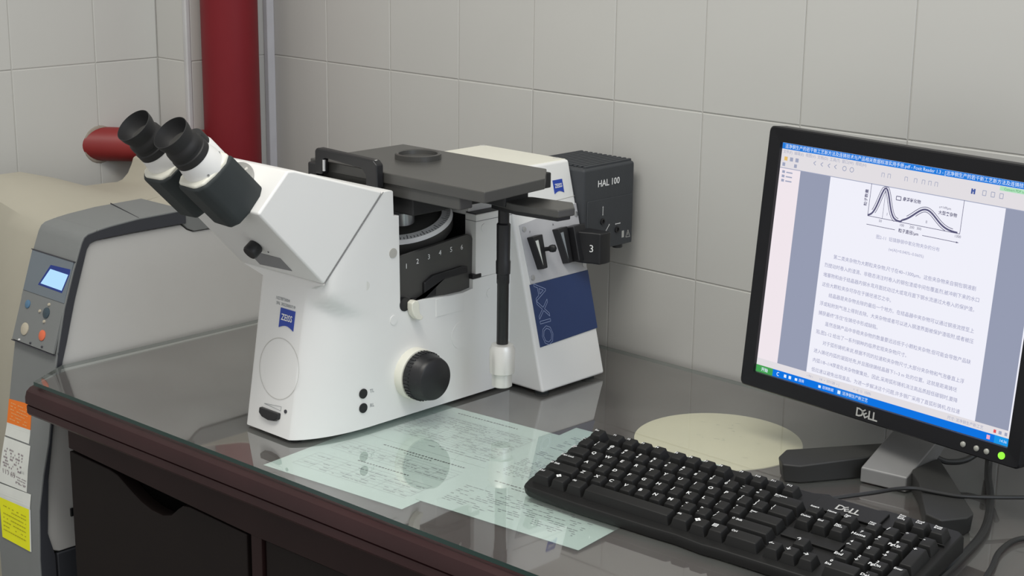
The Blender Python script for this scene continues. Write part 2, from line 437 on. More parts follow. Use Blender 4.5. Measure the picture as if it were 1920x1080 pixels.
bm = bmesh.new(); bm_prism(bm, [(x, cab(x) + 0.002, z) for x, z in ((0.638, 0.02), (1.9, 0.02), (1.9, 0.652), (0.638, 0.652))], [(x, cab(x) + 0.02, z) for x, z in ((0.638, 0.02), (1.9, 0.02), (1.9, 0.652), (0.638, 0.652))])
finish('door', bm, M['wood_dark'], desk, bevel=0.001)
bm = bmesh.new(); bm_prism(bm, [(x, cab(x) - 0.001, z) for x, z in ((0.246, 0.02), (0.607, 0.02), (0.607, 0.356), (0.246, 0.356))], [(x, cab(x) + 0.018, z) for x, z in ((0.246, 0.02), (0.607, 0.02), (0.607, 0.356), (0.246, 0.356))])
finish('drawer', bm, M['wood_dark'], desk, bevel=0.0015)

# glass sheet covering the desk top
glass_pts = [(0.197, fy(0.197) + 0.0065), (1.93, fy(1.93) + 0.0065), (1.93, -0.012), (0.1595, -0.012), (0.1595, -0.609)]
bm = bmesh.new()
vb = [bm.verts.new((x, y, 0.7448)) for x, y in glass_pts]; vt = [bm.verts.new((x, y, 0.7500)) for x, y in glass_pts]
f = bm.faces.new(vt); f.material_index = 0
f = bm.faces.new(list(reversed(vb))); f.material_index = 1
for i in range(len(vb)):
    j = (i + 1) % len(vb); f = bm.faces.new((vb[i], vb[j], vt[j], vt[i])); f.material_index = 2
g = finish('glass_top', bm, [M['glass'], M['glass_under'], M['glass_edge']], None, smooth=False)
tag(g, 'clear glass sheet with a green edge covering the wooden desk top', 'glass')

# ------------------------------------------------------------------ papers and round board under the glass
def word_lines(w, h, x0, x1, rowsy, dens, rowh, seed, wmin=0.003, wmax=0.012):
    rnd = random.Random(seed); out = []
    for y in rowsy:
        x = x0 + rnd.uniform(0, 0.004)
        while x < x1:
            L = rnd.uniform(wmin, wmax)
            if rnd.random() < dens: out.append(R4(x, y, min(x + L, x1), y + rowh))
            x += L + rnd.uniform(0.0010, 0.0022)
    return out
def sheet(label, org, ex, ey, w, h, z, content, name='paper_sheet'):
    ex = Vector((ex[0], ex[1], 0)).normalized(); ey = Vector((-ex.y, ex.x, 0))
    o3 = Vector((org[0], org[1], z))
    t = thing(name, label, 'paper', o3 + ex * w / 2 + ey * h / 2, group='printed sheets under the desk glass')
    bm = bmesh.new()
    c = [o3, o3 + ex * w, o3 + ex * w + ey * h, o3 + ey * h]
    bm_prism(bm, [p for p in c], [p + Vector((0, 0, 0.00025)) for p in c])
    finish('leaf', bm, M['paper'], t, smooth=False)
    for nm, rects, mt in content:
        tag(quads(nm, rects, o3 + Vector((0, 0, 0.00045)), ex, ey, mt, t), kind='stuff')
    return t
def grid_lines(x0, y0, x1, y1, nx, ny, w=0.0003, skip=0.15, seed=1):
    rnd = random.Random(seed); out = []
    for i in range(ny + 1):
        y = y0 + (y1 - y0) * i / ny
        out += stroke([(x0, y), (x1, y)], w)
    for i in range(nx + 1):
        x = x0 + (x1 - x0) * i / nx
        a = 0
        while a < ny:
            b = min(ny, a + rnd.randint(1, 4))
            if rnd.random() > skip: out += stroke([(x, y0 + (y1 - y0) * a / ny), (x, y0 + (y1 - y0) * b / ny)], w)
            a = b
    return out
PW, PH = 0.2092, 0.1515
c1 = [('ruled_table', grid_lines(0.020, 0.026, 0.192, 0.070, 7, 6, seed=3) + grid_lines(0.020, 0.090, 0.192, 0.124, 7, 5, seed=4), M['ink_grey']),
      ('print', word_lines(PW, PH, 0.024, 0.190, [0.030, 0.037, 0.045, 0.052, 0.060, 0.093, 0.100, 0.107, 0.114], 0.45, 0.0013, 5), M['ink_grey']),
      ('heading', word_lines(PW, PH, 0.070, 0.150, [0.078], 1.0, 0.0022, 6, 0.002, 0.004) + word_lines(PW, PH, 0.060, 0.185, [0.136], 1.0, 0.0024, 8, 0.002, 0.004) + word_lines(PW, PH, 0.096, 0.140, [0.130], 1.0, 0.0018, 9, 0.002, 0.004), M['ink'])]
s1 = sheet('pale green printed sheet under the glass, nearest the desk front edge beside the microscope foot', (0.635, -0.6404), (0.2080, 0.0215), None, PW, PH, 0.7434, c1)
c2 = [('ruled_table', grid_lines(0.022, 0.030, 0.190, 0.112, 8, 14, seed=13), M['ink_grey']),
      ('print', word_lines(PW, PH, 0.026, 0.188, [0.032 + 0.0059 * k for k in range(14)], 0.55, 0.0013, 15) + word_lines(PW, PH, 0.100, 0.19, [0.016, 0.022], 0.8, 0.0014, 19), M['ink_grey']),
      ('heading', word_lines(PW, PH, 0.055, 0.150, [0.128], 1.0, 0.0022, 16, 0.002, 0.004), M['ink'])]
s2 = sheet('pale green sheet with a ruled table, under the glass beside the focus knob', (0.6190, -0.4884), (0.2080, 0.0215), None, PW + 0.006, 0.1440, 0.7430, c2)
c3 = [('print', word_lines(0.209, 0.3, 0.016, 0.190, [0.120 + 0.0042 * k for k in range(14)], 0.75, 0.0012, 21, 0.002, 0.006) + word_lines(0.209, 0.3, 0.016, 0.19, [0.020 + 0.0046 * k for k in range(12)], 0.5, 0.0013, 22, 0.004, 0.009) + word_lines(0.209, 0.3, 0.016, 0.19, [0.190 + 0.0046 * k for k in range(18)], 0.5, 0.0013, 23), M['ink_grey']),
      ('heading', word_lines(0.209, 0.3, 0.030, 0.190, [0.096], 1.0, 0.0020, 24, 0.002, 0.005) + word_lines(0.209, 0.3, 0.060, 0.130, [0.089], 1.0, 0.0016, 25, 0.002, 0.004), M['ink'])]
s3 = sheet('pale green printed sheet lying under the glass and the left end of the keyboard', (0.8337, -0.5896), (0.2097, 0.0215), None, 0.2155, 0.3000, 0.7439, c3)

disc = thing('round_board', 'round cream board under the glass between the keyboard and the wall', 'board', (0.952, -0.2027, 0.7424))
lathe('board', [(0.1000, 0.0), (0.1007, 0.0006), (0.1004, 0.0016)], (0.952, -0.2027, 0.7422), (0, 0, 1), M['cream'], disc, 72)
rnd = random.Random(4)
sm = []
for k in range(14):
    a, r = rnd.uniform(0, 6.28), rnd.uniform(0.0, 0.075)
    x, y = r * math.cos(a), r * math.sin(a)
    sm += stroke([(x, y), (x + rnd.uniform(0.002, 0.007), y + rnd.uniform(-0.002, 0.003))], rnd.uniform(0.0006, 0.0012))
M['smudge'] = mat('grey_smudge', (0.42, 0.38, 0.27, 1), 0.8)
tag(quads('smudge', sm, (0.952, -0.2027, 0.7440), (1, 0, 0), (0, 1, 0), M['smudge'], disc), kind='stuff')

# ================================================================== printer at the left
prn = thing('printer', 'grey and beige laser printer with a small lit display, left of the desk', 'printer', (-0.03, -0.33, 0.02))
# beige body with the dished output tray
profL = [(-0.575, 0.02), (-0.5800, 0.62), (-0.5720, 0.80), (-0.5560, 0.905), (-0.5450, 0.936), (-0.5200, 0.9530), (-0.5035, 0.9545), (-0.4708, 0.9545), (-0.4147, 0.9384), (-0.3597, 0.9185), (-0.3211, 0.9180), (-0.3016, 0.9171), (-0.2916, 0.9201), (-0.2811, 0.9292), (-0.2734, 0.9429), (-0.2700, 0.9520), (-0.2660, 0.9545), (-0.2520, 0.9545), (-0.2500, 0.950), (-0.2500, 0.02)]
profR = [(-0.610, 0.02), (-0.6150, 0.62), (-0.5920, 0.80), (-0.5600, 0.895), (-0.5500, 0.9130), (-0.5350, 0.9220), (-0.5000, 0.9260), (-0.4600, 0.9280), (-0.4200, 0.9290), (-0.3900, 0.9300), (-0.3600, 0.9330), (-0.3400, 0.9360), (-0.3200, 0.9400), (-0.3000, 0.9440), (-0.2850, 0.9480), (-0.2750, 0.9520), (-0.2660, 0.9545), (-0.2520, 0.9545), (-0.2500, 0.950), (-0.2500, 0.02)]
bm = bmesh.new()
rings = []
for k in range(7):
    t = k / 6; x = -0.160 + t * (0.0475 + 0.160); e = t * t * (3 - 2 * t)
    rings.append([bm.verts.new((x, a[0] + (b[0] - a[0]) * e, a[1] + (b[1] - a[1]) * e)) for a, b in zip(profL, profR)])
for A_, B_ in zip(rings, rings[1:]):
    for k in range(len(A_)):
        j = (k + 1) % len(A_); bm.faces.new((A_[k], A_[j], B_[j], B_[k]))
bm.faces.new(list(reversed(rings[0]))); bm.faces.new(rings[-1])
finish('body', bm, M['prn_beige'], prn, angle=32)
profr = [(-0.610, 0.02), (-0.620, 0.50), (-0.605, 0.70), (-0.575, 0.83), (-0.550, 0.905), (-0.540, 0.921), (-0.395, 0.9240), (-0.3920, 0.9300), (-0.3600, 0.9340), (-0.3000, 0.9440), (-0.2660, 0.9545), (-0.2500, 0.9520), (-0.2500, 0.02)]
prism_x('inner_body', profr, 0.0480, 0.1420, M['prn_beige'], prn, bevel=0.003)
# pale side panel, two fields
pan = [(-0.6425, 0.515), (-0.6405, 0.497), (-0.6345, 0.486), (-0.6240, 0.4815), (-0.27, 0.4815), (-0.25, 0.50), (-0.25, 0.8960), (-0.3453, 0.8978), (-0.3807, 0.8985), (-0.3915, 0.9033), (-0.4011, 0.9117), (-0.4801, 0.9114), (-0.5389, 0.9100), (-0.5490, 0.9070), (-0.5544, 0.9006), (-0.5774, 0.8354), (-0.5933, 0.7786), (-0.6036, 0.7468), (-0.6245, 0.6650), (-0.6365, 0.5909)]
prism_x('side_panel', pan, 0.120, 0.1500, M['prn_panel'], prn, bevel=0.002)
# grey strap: front column and top, as one swept band
outer = [(-0.6550, 0.02), (-0.6570, 0.480), (-0.6530, 0.5503), (-0.6435, 0.6000), (-0.6325, 0.6434), (-0.6205, 0.7150), (-0.6102, 0.7700), (-0.5969, 0.8250), (-0.5799, 0.8738), (-0.5650, 0.9110), (-0.5605, 0.9185), (-0.5540, 0.9225), (-0.5372, 0.9258), (-0.5186, 0.9283), (-0.4739, 0.9320), (-0.3950, 0.9335)]
inner = [(-0.6280, 0.02), (-0.6330, 0.4805), (-0.6420, 0.515), (-0.6360, 0.5909), (-0.6290, 0.6300), (-0.6235, 0.6650), (-0.6055, 0.7468), (-0.5955, 0.7786), (-0.5873, 0.8080), (-0.5795, 0.8354), (-0.5570, 0.9010), (-0.5520, 0.9080), (-0.5480, 0.9102), (-0.5389, 0.9120), (-0.4801, 0.9134), (-0.3950, 0.9137)]
def strap_part(name, i0, i1, m, x0=0.0455, x1=0.1530, grow=0.0):
    bm = bmesh.new()
    ring = [(y - grow, z) for y, z in outer[i0:i1]] + list(reversed(inner[i0:i1]))
    bm_prism(bm, [(x0, y, z) for y, z in ring], [(x1, y, z) for y, z in ring])
    return finish(name, bm, m, prn, bevel=0.0012, angle=40)
strap_part('lower_front', 0, 7, M['prn_grey'])
strap_part('upper_front', 6, 13, M['prn_grey'])
strap_part('top_band', 12, 16, M['prn_grey'])
# dark bevel running round the side of the strap
bm = bmesh.new()
n_ = len(outer)
dk_o = []
for i in range(n_):
    a_, b_ = Vector(outer[max(i - 1, 0)]), Vector(outer[min(i + 1, n_ - 1)])
    t_ = (b_ - a_).normalized(); q_ = Vector(outer[i]) + Vector((t_.y, -t_.x)) * 0.0022
    dk_o.append((q_.x, q_.y))
for i in range(n_ - 1):
    a_ = [(0.1540, *dk_o[i]), (0.1540, *dk_o[i + 1]), (0.1540, *inner[i + 1]), (0.1540, *inner[i])]
    bm_prism(bm, [(0.1515, y, z) for _, y, z in a_], a_)
bmesh.ops.remove_doubles(bm, verts=bm.verts, dist=1e-5)
finish('side_bevel', bm, M['prn_dark'], prn, angle=30)
hexa('top_seam', [(0.0462, -0.4480, 0.9300), (0.1520, -0.4720, 0.9280), (0.1520, -0.4712, 0.9280), (0.0462, -0.4472, 0.9300)], [(0.0462, -0.4480, 0.9342), (0.1520, -0.4720, 0.9324), (0.1520, -0.4712, 0.9324), (0.0462, -0.4472, 0.9342)], M['ink'], prn)
# rear continuation of the strap (stepped down at the notch)
prism_x('rear_band', [(-0.4005, 0.9137), (-0.3915, 0.9045), (-0.3807, 0.8995), (-0.30, 0.8985), (-0.252, 0.8985), (-0.252, 0.9240), (-0.395, 0.9240)], 0.1405, 0.1525, M['prn_grey'], prn, bevel=0.001)
box('lower_skirt', (0.1405, -0.628, 0.02), (0.1520, -0.25, 0.4800), M['prn_dark'], prn, bevel=0.002)
box('lock_knob', (0.1500, -0.6065 + 0.002, 0.5275), (0.1530, -0.5950, 0.5400), M['black'], prn, bevel=0.003)
# control panel on the sloping front
A = Vector((0.0, -0.5799, 0.8738)); up = Vector((0, 0.0303, 0.0909)).normalized(); nrm = Vector((0, -0.9488, 0.3158))
def cp(x, z, d=0.0):
    y = A.y + (z - A.z) * up.y / up.z
    return Vector((x, y, z)) + nrm * d
def cplate(name, x0, x1, z0, z1, d, m, base=-0.003, skew=None, bevel=0.0006):
    pts = [(x0, z0), (x1, z0), (x1, z1), (x0, z1)] if skew is None else skew
    bm = bmesh.new(); bm_prism(bm, [cp(x, z, base) for x, z in pts], [cp(x, z, d) for x, z in pts])
    return finish(name, bm, m, prn, bevel=bevel)
cplate('display_window', 0.0475, 0.1515, 0.8318, 0.8860, 0.0016, M['prn_glass'])
cplate('display_halo', 0, 0, 0, 0, 0.0019, M['lcd_halo'], 0.001, [(0.0815, 0.8445), (0.1420, 0.8438), (0.1500, 0.8705), (0.1490, 0.8760), (0.1010, 0.8740)], 0)  # halo of the lit display, painted as a faintly glowing plate
cplate('display', 0, 0, 0, 0, 0.0022, M['lcd'], 0.001, [(0.0876, 0.8472), (0.1405, 0.8466), (0.1471, 0.8686), (0.1029, 0.8689)], 0)
cplate('keypad_plate', 0.0470, 0.1515, 0.7655, 0.8312, 0.0008, M['prn_grey'])
def btn(name, x, z, r, m):
    lathe(name, [(r, 0.0), (r, 0.0016), (r * 0.8, 0.0024)], cp(x, z, 0.0004), nrm, m, prn, 20)
M['btn_blue'] = mat('blue_button', rgb(84, 120, 150), 0.5); M['btn_dark'] = mat('dark_button', rgb(58, 74, 84), 0.5)
M['btn_pale'] = mat('pale_button', rgb(186, 178, 160), 0.5); M['btn_org'] = mat('orange_button', rgb(224, 112, 76), 0.5)
btn('help_button', 0.0669, 0.8158, 0.0058, M['btn_blue'])
btn('ok_button', 0.1158, 0.8129, 0.0075, M['btn_dark'])
btn('stop_button', 0.0734, 0.7837, 0.0088, M['btn_pale'])
btn('cancel_button', 0.1182, 0.7836, 0.0074, M['btn_org'])
for x, z in ((0.1182, 0.8245), (0.1000, 0.8125), (0.1158, 0.8015)):
    btn('arrow_button', x, z, 0.0022, M['btn_pale'])
btn('status_lamp', 0.0665, 0.7679, 0.0014, M['print_white'])
for x, z in ((0.0949, 0.7689), (0.1243, 0.7697)): btn('status_lamp', x, z, 0.0014, M['ink'])
for z in (0.8866, 0.7642):
    bm = bmesh.new(); bm_prism(bm, [cp(x, q, -0.004) for x, q in ((0.0460, z - 0.0006), (0.1528, z - 0.0006), (0.1528, z + 0.0006), (0.0460, z + 0.0006))], [cp(x, q, 0.0022 if z > 0.8 else 0.0010) for x, q in ((0.0460, z - 0.0006), (0.1528, z - 0.0006), (0.1528, z + 0.0006), (0.0460, z + 0.0006))])
    finish('panel_seam', bm, M['ink'], prn, smooth=False)
# stickers on the lower front
def fr(z):
    for (y0, z0), (y1, z1) in zip(outer, outer[1:]):
        if z0 <= z <= z1: return y0 + (y1 - y0) * (z - z0) / (z1 - z0)
    return outer[0][0]
def sticker(name, pts, m, d):
    (xa, za_), (xb, zb_), (xc, zc_), (xd, zd_) = pts
    bm = bmesh.new(); rows_ = []; n = 6
    for k in range(n + 1):
        t = k / n
        L = (xa + (xd - xa) * t, za_ + (zd_ - za_) * t); Rr = (xb + (xc - xb) * t, zb_ + (zc_ - zb_) * t)
        rows_.append([bm.verts.new((x, fr(z) - d, z)) for x, z in (L, Rr)] + [bm.verts.new((x, fr(z) - d + 0.0005, z)) for x, z in (L, Rr)])
    for p, q in zip(rows_, rows_[1:]):
        for i, j in ((0, 1), (1, 3), (3, 2), (2, 0)):
            bm.faces.new((p[i], p[j], q[j], q[i]))
    bm.faces.new((rows_[0][0], rows_[0][2], rows_[0][3], rows_[0][1])); bm.faces.new((rows_[-1][0], rows_[-1][1], rows_[-1][3], rows_[-1][2]))
    return finish(name, bm, m, prn, smooth=False)
def spt(x, z, d=0.0): return Vector((x, fr(z) - d, z))
def sprint(name, rects, m, d):
    bm = bmesh.new()
    for q in rects: bm.faces.new([bm.verts.new(spt(x, z, d)) for x, z in q])
    return finish(name, bm, m, prn, smooth=False)
sticker('orange_label', [(0.0462, 0.6468), (0.1072, 0.6505), (0.1050, 0.6850), (0.0462, 0.6800)], M['orange'], 0.0006)
sticker('white_label', [(0.0462, 0.6290), (0.1080, 0.6316), (0.1072, 0.6505), (0.0462, 0.6468)], M['label'], 0.0006)
sticker('printed_label', [(0.0462, 0.5640), (0.1195, 0.5677), (0.1130, 0.6298), (0.0462, 0.6268)], M['label'], 0.0009)
sticker('white_label', [(0.0490, 0.5429), (0.1320, 0.5466), (0.1310, 0.5677), (0.0480, 0.5620)], M['label'], 0.0012)
sticker('yellow_label', [(0.0580, 0.4856), (0.1315, 0.4859), (0.1300, 0.5466), (0.0510, 0.5429)], M['yellow'], 0.0012)
sticker('yellow_label_margin', [(0.1315, 0.4859), (0.1344, 0.4862), (0.1330, 0.5468), (0.1300, 0.5466)], M['label'], 0.0012)
rnd = random.Random(12)
def lab_lines(x0, x1, zs, h, dens=0.8, wmin=0.002, wmax=0.006):
    out = []
    for z in zs:
        x = x0
        while x < x1:
            L = rnd.uniform(wmin, wmax)
            if rnd.random() < dens: out.append([(x, z), (min(x + L, x1), z), (min(x + L, x1), z + h), (x, z + h)])
            x += L + 0.0011
    return out
M['orange_lite'] = mat('orange_print', rgb(240, 176, 110), 0.6); M['olive'] = mat('olive_print', rgb(176, 168, 20), 0.6)
M['grey_print'] = mat('grey_print', rgb(146, 134, 140), 0.7)
sprint('label_print', lab_lines(0.053, 0.098, [0.6755, 0.671, 0.6665, 0.662, 0.6575, 0.6530], 0.0014), M['orange_lite'], 0.0010)
sprint('label_print', lab_lines(0.062, 0.122, [0.533, 0.528, 0.522, 0.516, 0.510, 0.504, 0.498], 0.0013, 0.7), M['olive'], 0.0016)
sprint('label_print', lab_lines(0.052, 0.100, [0.612, 0.608, 0.604, 0.600, 0.596, 0.592, 0.5885], 0.0022, 0.45, 0.001, 0.004) + lab_lines(0.090, 0.116, [0.573, 0.5745, 0.578, 0.5815], 0.0013, 0.8, 0.001, 0.003), M['grey_print'], 0.0013)
text('label_number', '112.69', 0.0130, spt(0.070, 0.5810, 0.0014), (1, 0, 0.04), (0, 0, 1), M['grey_print'], prn)
text('label_number', '4.11', 0.0062, spt(0.104, 0.5910, 0.0014), (1, 0, 0.04), (0, 0, 1), M['ink_grey'], prn)

# ================================================================== microscope
mic = thing('microscope', 'white inverted laboratory microscope with twin eyepieces and a black stage', 'microscope', (0.572, -0.36, 0.75))
XC, HW = 0.572, 0.074
def yfront(z): return -0.588 + 0.172 * (z - 0.75)
side = [(yfront(0.7545), 0.7545), (yfront(0.932), 0.932), (-0.5558, 0.9395), (-0.5552, 0.9419), (-0.4640, 1.0372), (-0.4615, 1.0382), (-0.4500, 1.0382), (-0.4480, 1.0365), (-0.4470, 1.0075), (-0.4388, 1.0065), (-0.4372, 0.8985), (-0.4330, 0.8965), (-0.3982, 0.8965), (-0.3572, 0.8931), (-0.3293, 0.8928), (-0.3135, 0.8950), (-0.3133, 0.9065), (-0.2440, 0.9075), (-0.2440, 0.7545)]
def stand():
    bm = bmesh.new()
    bm_prism(bm, [(-1, y, z) for y, z in side], [(1, y, z) for y, z in side])
    bmesh.ops.bisect_plane(bm, geom=bm.verts[:] + bm.edges[:] + bm.faces[:], plane_co=(0, 0, 0), plane_no=(1, 0, 0))
    for dlt in (0.0006, 0.0018, 0.0040, 0.0075, 0.0125, 0.0190, 0.027, 0.036, 0.046, 0.058, 0.071, 0.085, 0.099, 0.113):
        bmesh.ops.bisect_plane(bm, geom=bm.verts[:] + bm.edges[:] + bm.faces[:], plane_co=(0, -0.588 + dlt, 0.75), plane_no=(0, 1, -0.172))
    for z in (0.80, 0.85, 0.87, 0.885, 0.891, 0.897, 0.902, 0.907, 0.912, 0.917, 0.922, 0.927, 0.934):
        bmesh.ops.bisect_plane(bm, geom=bm.verts[:] + bm.edges[:] + bm.faces[:], plane_co=(0, 0, z), plane_no=(0, 0, 1))
    for v in bm.verts:
        y, z = v.co.y, v.co.z
        yf = yfront(min(z, 0.9395)); t = max(0.0, min(1.0, (-0.472 - y) / (-0.472 - yf)))
        b = max(0.0, min(1.0, (z - (0.880 + 0.034 * t)) / 0.036)); b = b * b * (3 - 2 * b)
        if v.co.x < 0: b = 0.0
        w0 = 0.0385
        edge = w0 + (HW - w0) * (1 - t ** (2.3 + 26 * b)) ** 0.72
        if z > 0.941: edge = HW
        v.co.x = XC + v.co.x * edge + 0.0035 * t * (1 if z < 0.941 else 0)
    return finish('stand', bm, M['white'], mic, bevel=0.0016, seg=2, angle=38)
stand()
for x, y in ((0.545, -0.565), (0.600, -0.565), (0.45, -0.14), (0.69, -0.14), (0.69, -0.23), (0.45, -0.23)):
    lathe('foot_pad', [(0.009, 0.0), (0.009, 0.0050)], (x, y, 0.7500), (0, 0, 1), M['rubber'], mic, 16)
# rear column with flared sides
def xs(z): return 0.706 - 0.256 * (z - 0.75)
za, zb = 0.7545, 1.0345
hexa('rear_column', [(0.440, -0.2447, za), (xs(za), -0.2447, za), (xs(za), -0.1215, za), (0.440, -0.1215, za)],
     [(0.476, -0.2447, zb), (xs(zb), -0.2447, zb), (xs(zb), -0.1215, zb), (0.476, -0.1215, zb)], M['white'], mic, bevel=0.0035, seg=3)
hexa('column_cap', [(0.478, -0.240, zb - 0.0005), (xs(zb) - 0.003, -0.240, zb - 0.0005), (xs(zb) - 0.003, -0.124, zb - 0.0005), (0.478, -0.124, zb - 0.0005)],
     [(0.479, -0.239, zb + 0.0006), (xs(zb) - 0.004, -0.239, zb + 0.0006), (xs(zb) - 0.004, -0.125, zb + 0.0006), (0.479, -0.125, zb + 0.0006)], M['white2'], mic)
for x, y in ((0.482, -0.1300), (0.618, -0.1300)):
    lathe('cap_screw', [(0.0044, 0.0), (0.0044, 0.0010), (0.003, 0.0012)], (x, y, zb), (0, 0, 1), M['chrome'], mic, 16)
# frame on the tilted side face of the column
SN = Vector((1, 0, 0.256)).normalized(); SU = Vector((-0.256, 0, 1)).normalized(); SY = Vector((0, 1, 0))
def sf(y, z, d=0.0): return Vector((xs(z), y, z)) + SN * d
def sface(name, pts, d, m, base=-0.001, bevel=0.0004):
    bm = bmesh.new(); bm_prism(bm, [sf(y, z, base) for y, z in pts], [sf(y, z, d) for y, z in pts])
    return finish(name, bm, m, mic, bevel=bevel)
sface('lever_panel', [(-0.2330, 0.8905), (-0.1225, 0.8905), (-0.1225, 0.9780), (-0.2360, 0.9650)], 0.0010, M['panel_silver'])
sface('blue_panel', [(-0.2352, 0.8108), (-0.1218, 0.8145), (-0.1218, 0.8905), (-0.2352, 0.8900)], 0.0013, M['blue'])
sface('column_seam', [(-0.2350, 0.9835), (-0.1225, 0.9870), (-0.1225, 0.9876), (-0.2350, 0.9841)], 0.0005, M['cap_grey'])
for y, z in ((-0.2287, 0.9590), (-0.1268, 0.9640), (-0.2278, 0.8976), (-0.1273, 0.8985)):
    lathe('panel_screw', [(0.0036, 0.0), (0.0036, 0.0010), (0.0016, 0.0013)], sf(y, z, 0.0008), SN, M['steel'], mic, 16)
# outline lettering AXIO running down the panel
def outline_text(s, size, org, ex, ey, w, m, parent):
    me = text_mesh(s, size); bm = bmesh.new(); bm.from_mesh(me)
    be = [e for e in bm.edges if len(e.link_faces) == 1]
    T = xf(org, ex, ey); rects = []
    for e in be:
        a, b = e.verts[0].co, e.verts[1].co
        rects += stroke([(a.x * 1.17, a.y), (b.x * 1.17, b.y)], w)
    bm.free(); bpy.data.meshes.remove(me)
    return quads('lettering', rects, org, ex, ey, m, parent)
outline_text('AXIO', 0.0290, sf(-0.2200, 0.8500, 0.00145), -SU, SY, 0.00055, M['print_blue'], mic)
def logo(y_org, ex, ey, nrm_, w, h, parent):
    """blue shield with the lens-shaped bottom and the maker's name"""
    pts = [(-w / 2, h / 2), (w / 2, h / 2), (w / 2, -h / 2)]
    for k in range(1, 8):
        t = k / 8; pts.append((w / 2 - w * t, -h / 2 + h * 0.16 * math.sin(math.pi * t)))
    pts.append((-w / 2, -h / 2))
    T = xf(y_org, ex, ey)
    bm = bmesh.new(); bm_prism(bm, [T @ Vector((x, y, -0.0004)) for x, y in pts], [T @ Vector((x, y, 0.0003)) for x, y in pts])
    finish('maker_badge', bm, M['logo_blue'], parent, smooth=False)
    text('maker_name', 'ZEISS', w * 0.40, T @ Vector((0, h * 0.05, 0.0006)), ex, ey, M['print_white'], parent, bold=True, sx=0.82)
logo(sf(-0.1508, 1.0030, 0.0003), SY, SU, SN, 0.0185, 0.0180, mic)
text('panel_mark', '4', 0.0052, sf(-0.170, 0.966, 0.0014), SY, SU, M['ink'], mic)
text('panel_mark', 'F', 0.0040, sf(-0.219, 0.954, 0.0014), SY, SU, M['ink'], mic)
text('panel_mark', 'A', 0.0040, sf(-0.174, 0.957, 0.0014), SY, SU, M['ink'], mic)
# two slider levers in the panel
def slider(y0, z0, z1, deep):
    b = 0.0
    ring0 = [sf(y0, z1, b), sf(y0 + 0.019, z1 + 0.001, b), sf(y0 + 0.0185, z0, b), sf(y0 + 0.0095, z0 - 0.0005, b)]
    ring1 = [p + SN * 0.012 for p in ring0]
    hexa('lever_frame', ring0, ring1, M['black'], mic, bevel=0.0012)
    tri = [(y0 + 0.0030, z1 - 0.0055), (y0 + 0.0088, z1 - 0.0050), (y0 + 0.0102, z0 + 0.004)]
    bm = bmesh.new(); bm.faces.new([bm.verts.new(sf(y, z, 0.01235)) for y, z in tri])
    finish('lever_window', bm, M['label'] if not deep else M['ink_grey'], mic, smooth=False)
slider(-0.2265, 0.9065, 0.9480, False)
slider(-0.1775, 0.9060, 0.9510, True)
lathe('lever_knob', [(0.0028, 0.0), (0.0028, 0.008), (0.0045, 0.010), (0.0052, 0.0135), (0.0045, 0.017), (0.001, 0.0185)], sf(-0.2085, 0.9300, 0.008), (0.85, 0.52, 0.16), M['black'], mic, 16)
pts = [(-0.1560, 0.9505), (-0.1330, 0.9515), (-0.1330, 0.9060), (-0.1560, 0.9055)]
hexa('filter_slider', [sf(y, z, 0.0) for y, z in pts], [sf(y, z, 0.020) for y, z in pts], M['black'], mic, bevel=0.0015)
pts2 = [(0.670, -0.1500), (0.683, -0.1475), (0.694, -0.1420), (0.7055, -0.1390), (0.7075, -0.1280), (0.7065, -0.1180), (0.690, -0.1190), (0.670, -0.1210)]
prism_z('slider_grip', pts2, 0.9060, 0.9480, M['black'], mic, bevel=0.0022)
_d = (Vector((0.7055, -0.1390, 0)) - Vector((0.683, -0.1475, 0))).normalized()
text('slider_number', '3', 0.0140, Vector((0.6945, -0.1424, 0.9265)) + Vector((0.27, -0.96, 0)) * 0.0010, _d, (0, 0, 1), M['print_white'], mic)
# lamp housing behind the column
box('lamp_housing', (0.555, -0.1212, 0.9100), (0.660, -0.0155, 1.0235), M['lamp_grey'], mic, bevel=0.0040, seg=3)
for k in range(11):
    x = 0.5635 + k * 0.0086
    box('cooling_fin', (x, -0.112, 1.0225), (x + 0.0050, -0.0165, 1.0262), M['lamp_grey'], mic, bevel=0.0010)
bm = bmesh.new(); bm_prism(bm, [(0.6597, y, z) for y, z in ((-0.1135, 0.911), (-0.0195, 0.911), (-0.0195, 0.9790), (-0.1135, 0.9800))], [(0.6612, y, z) for y, z in ((-0.1135, 0.911), (-0.0195, 0.911), (-0.0195, 0.9790), (-0.1135, 0.9800))])
finish('lamp_door', bm, M['lamp_grey'], mic, bevel=0.0008)
EXY, EZ = (0, 1, 0), (0, 0, 1)
text('lamp_lettering', 'HAL 100', 0.0125, (0.66045, -0.0705, 1.0008), EXY, EZ, M['print_white'], mic, bold=True)
for y, z in ((-0.0829, 0.9491), (-0.0721, 0.9291), (-0.0521, 0.9335)):
    lathe('adjusting_screw', [(0.0043, 0.0), (0.0043, 0.0022), (0.0026, 0.0022), (0.0026, 0.0008)], (0.6608, y, z), (1, 0, 0), M['black'], mic, 18)
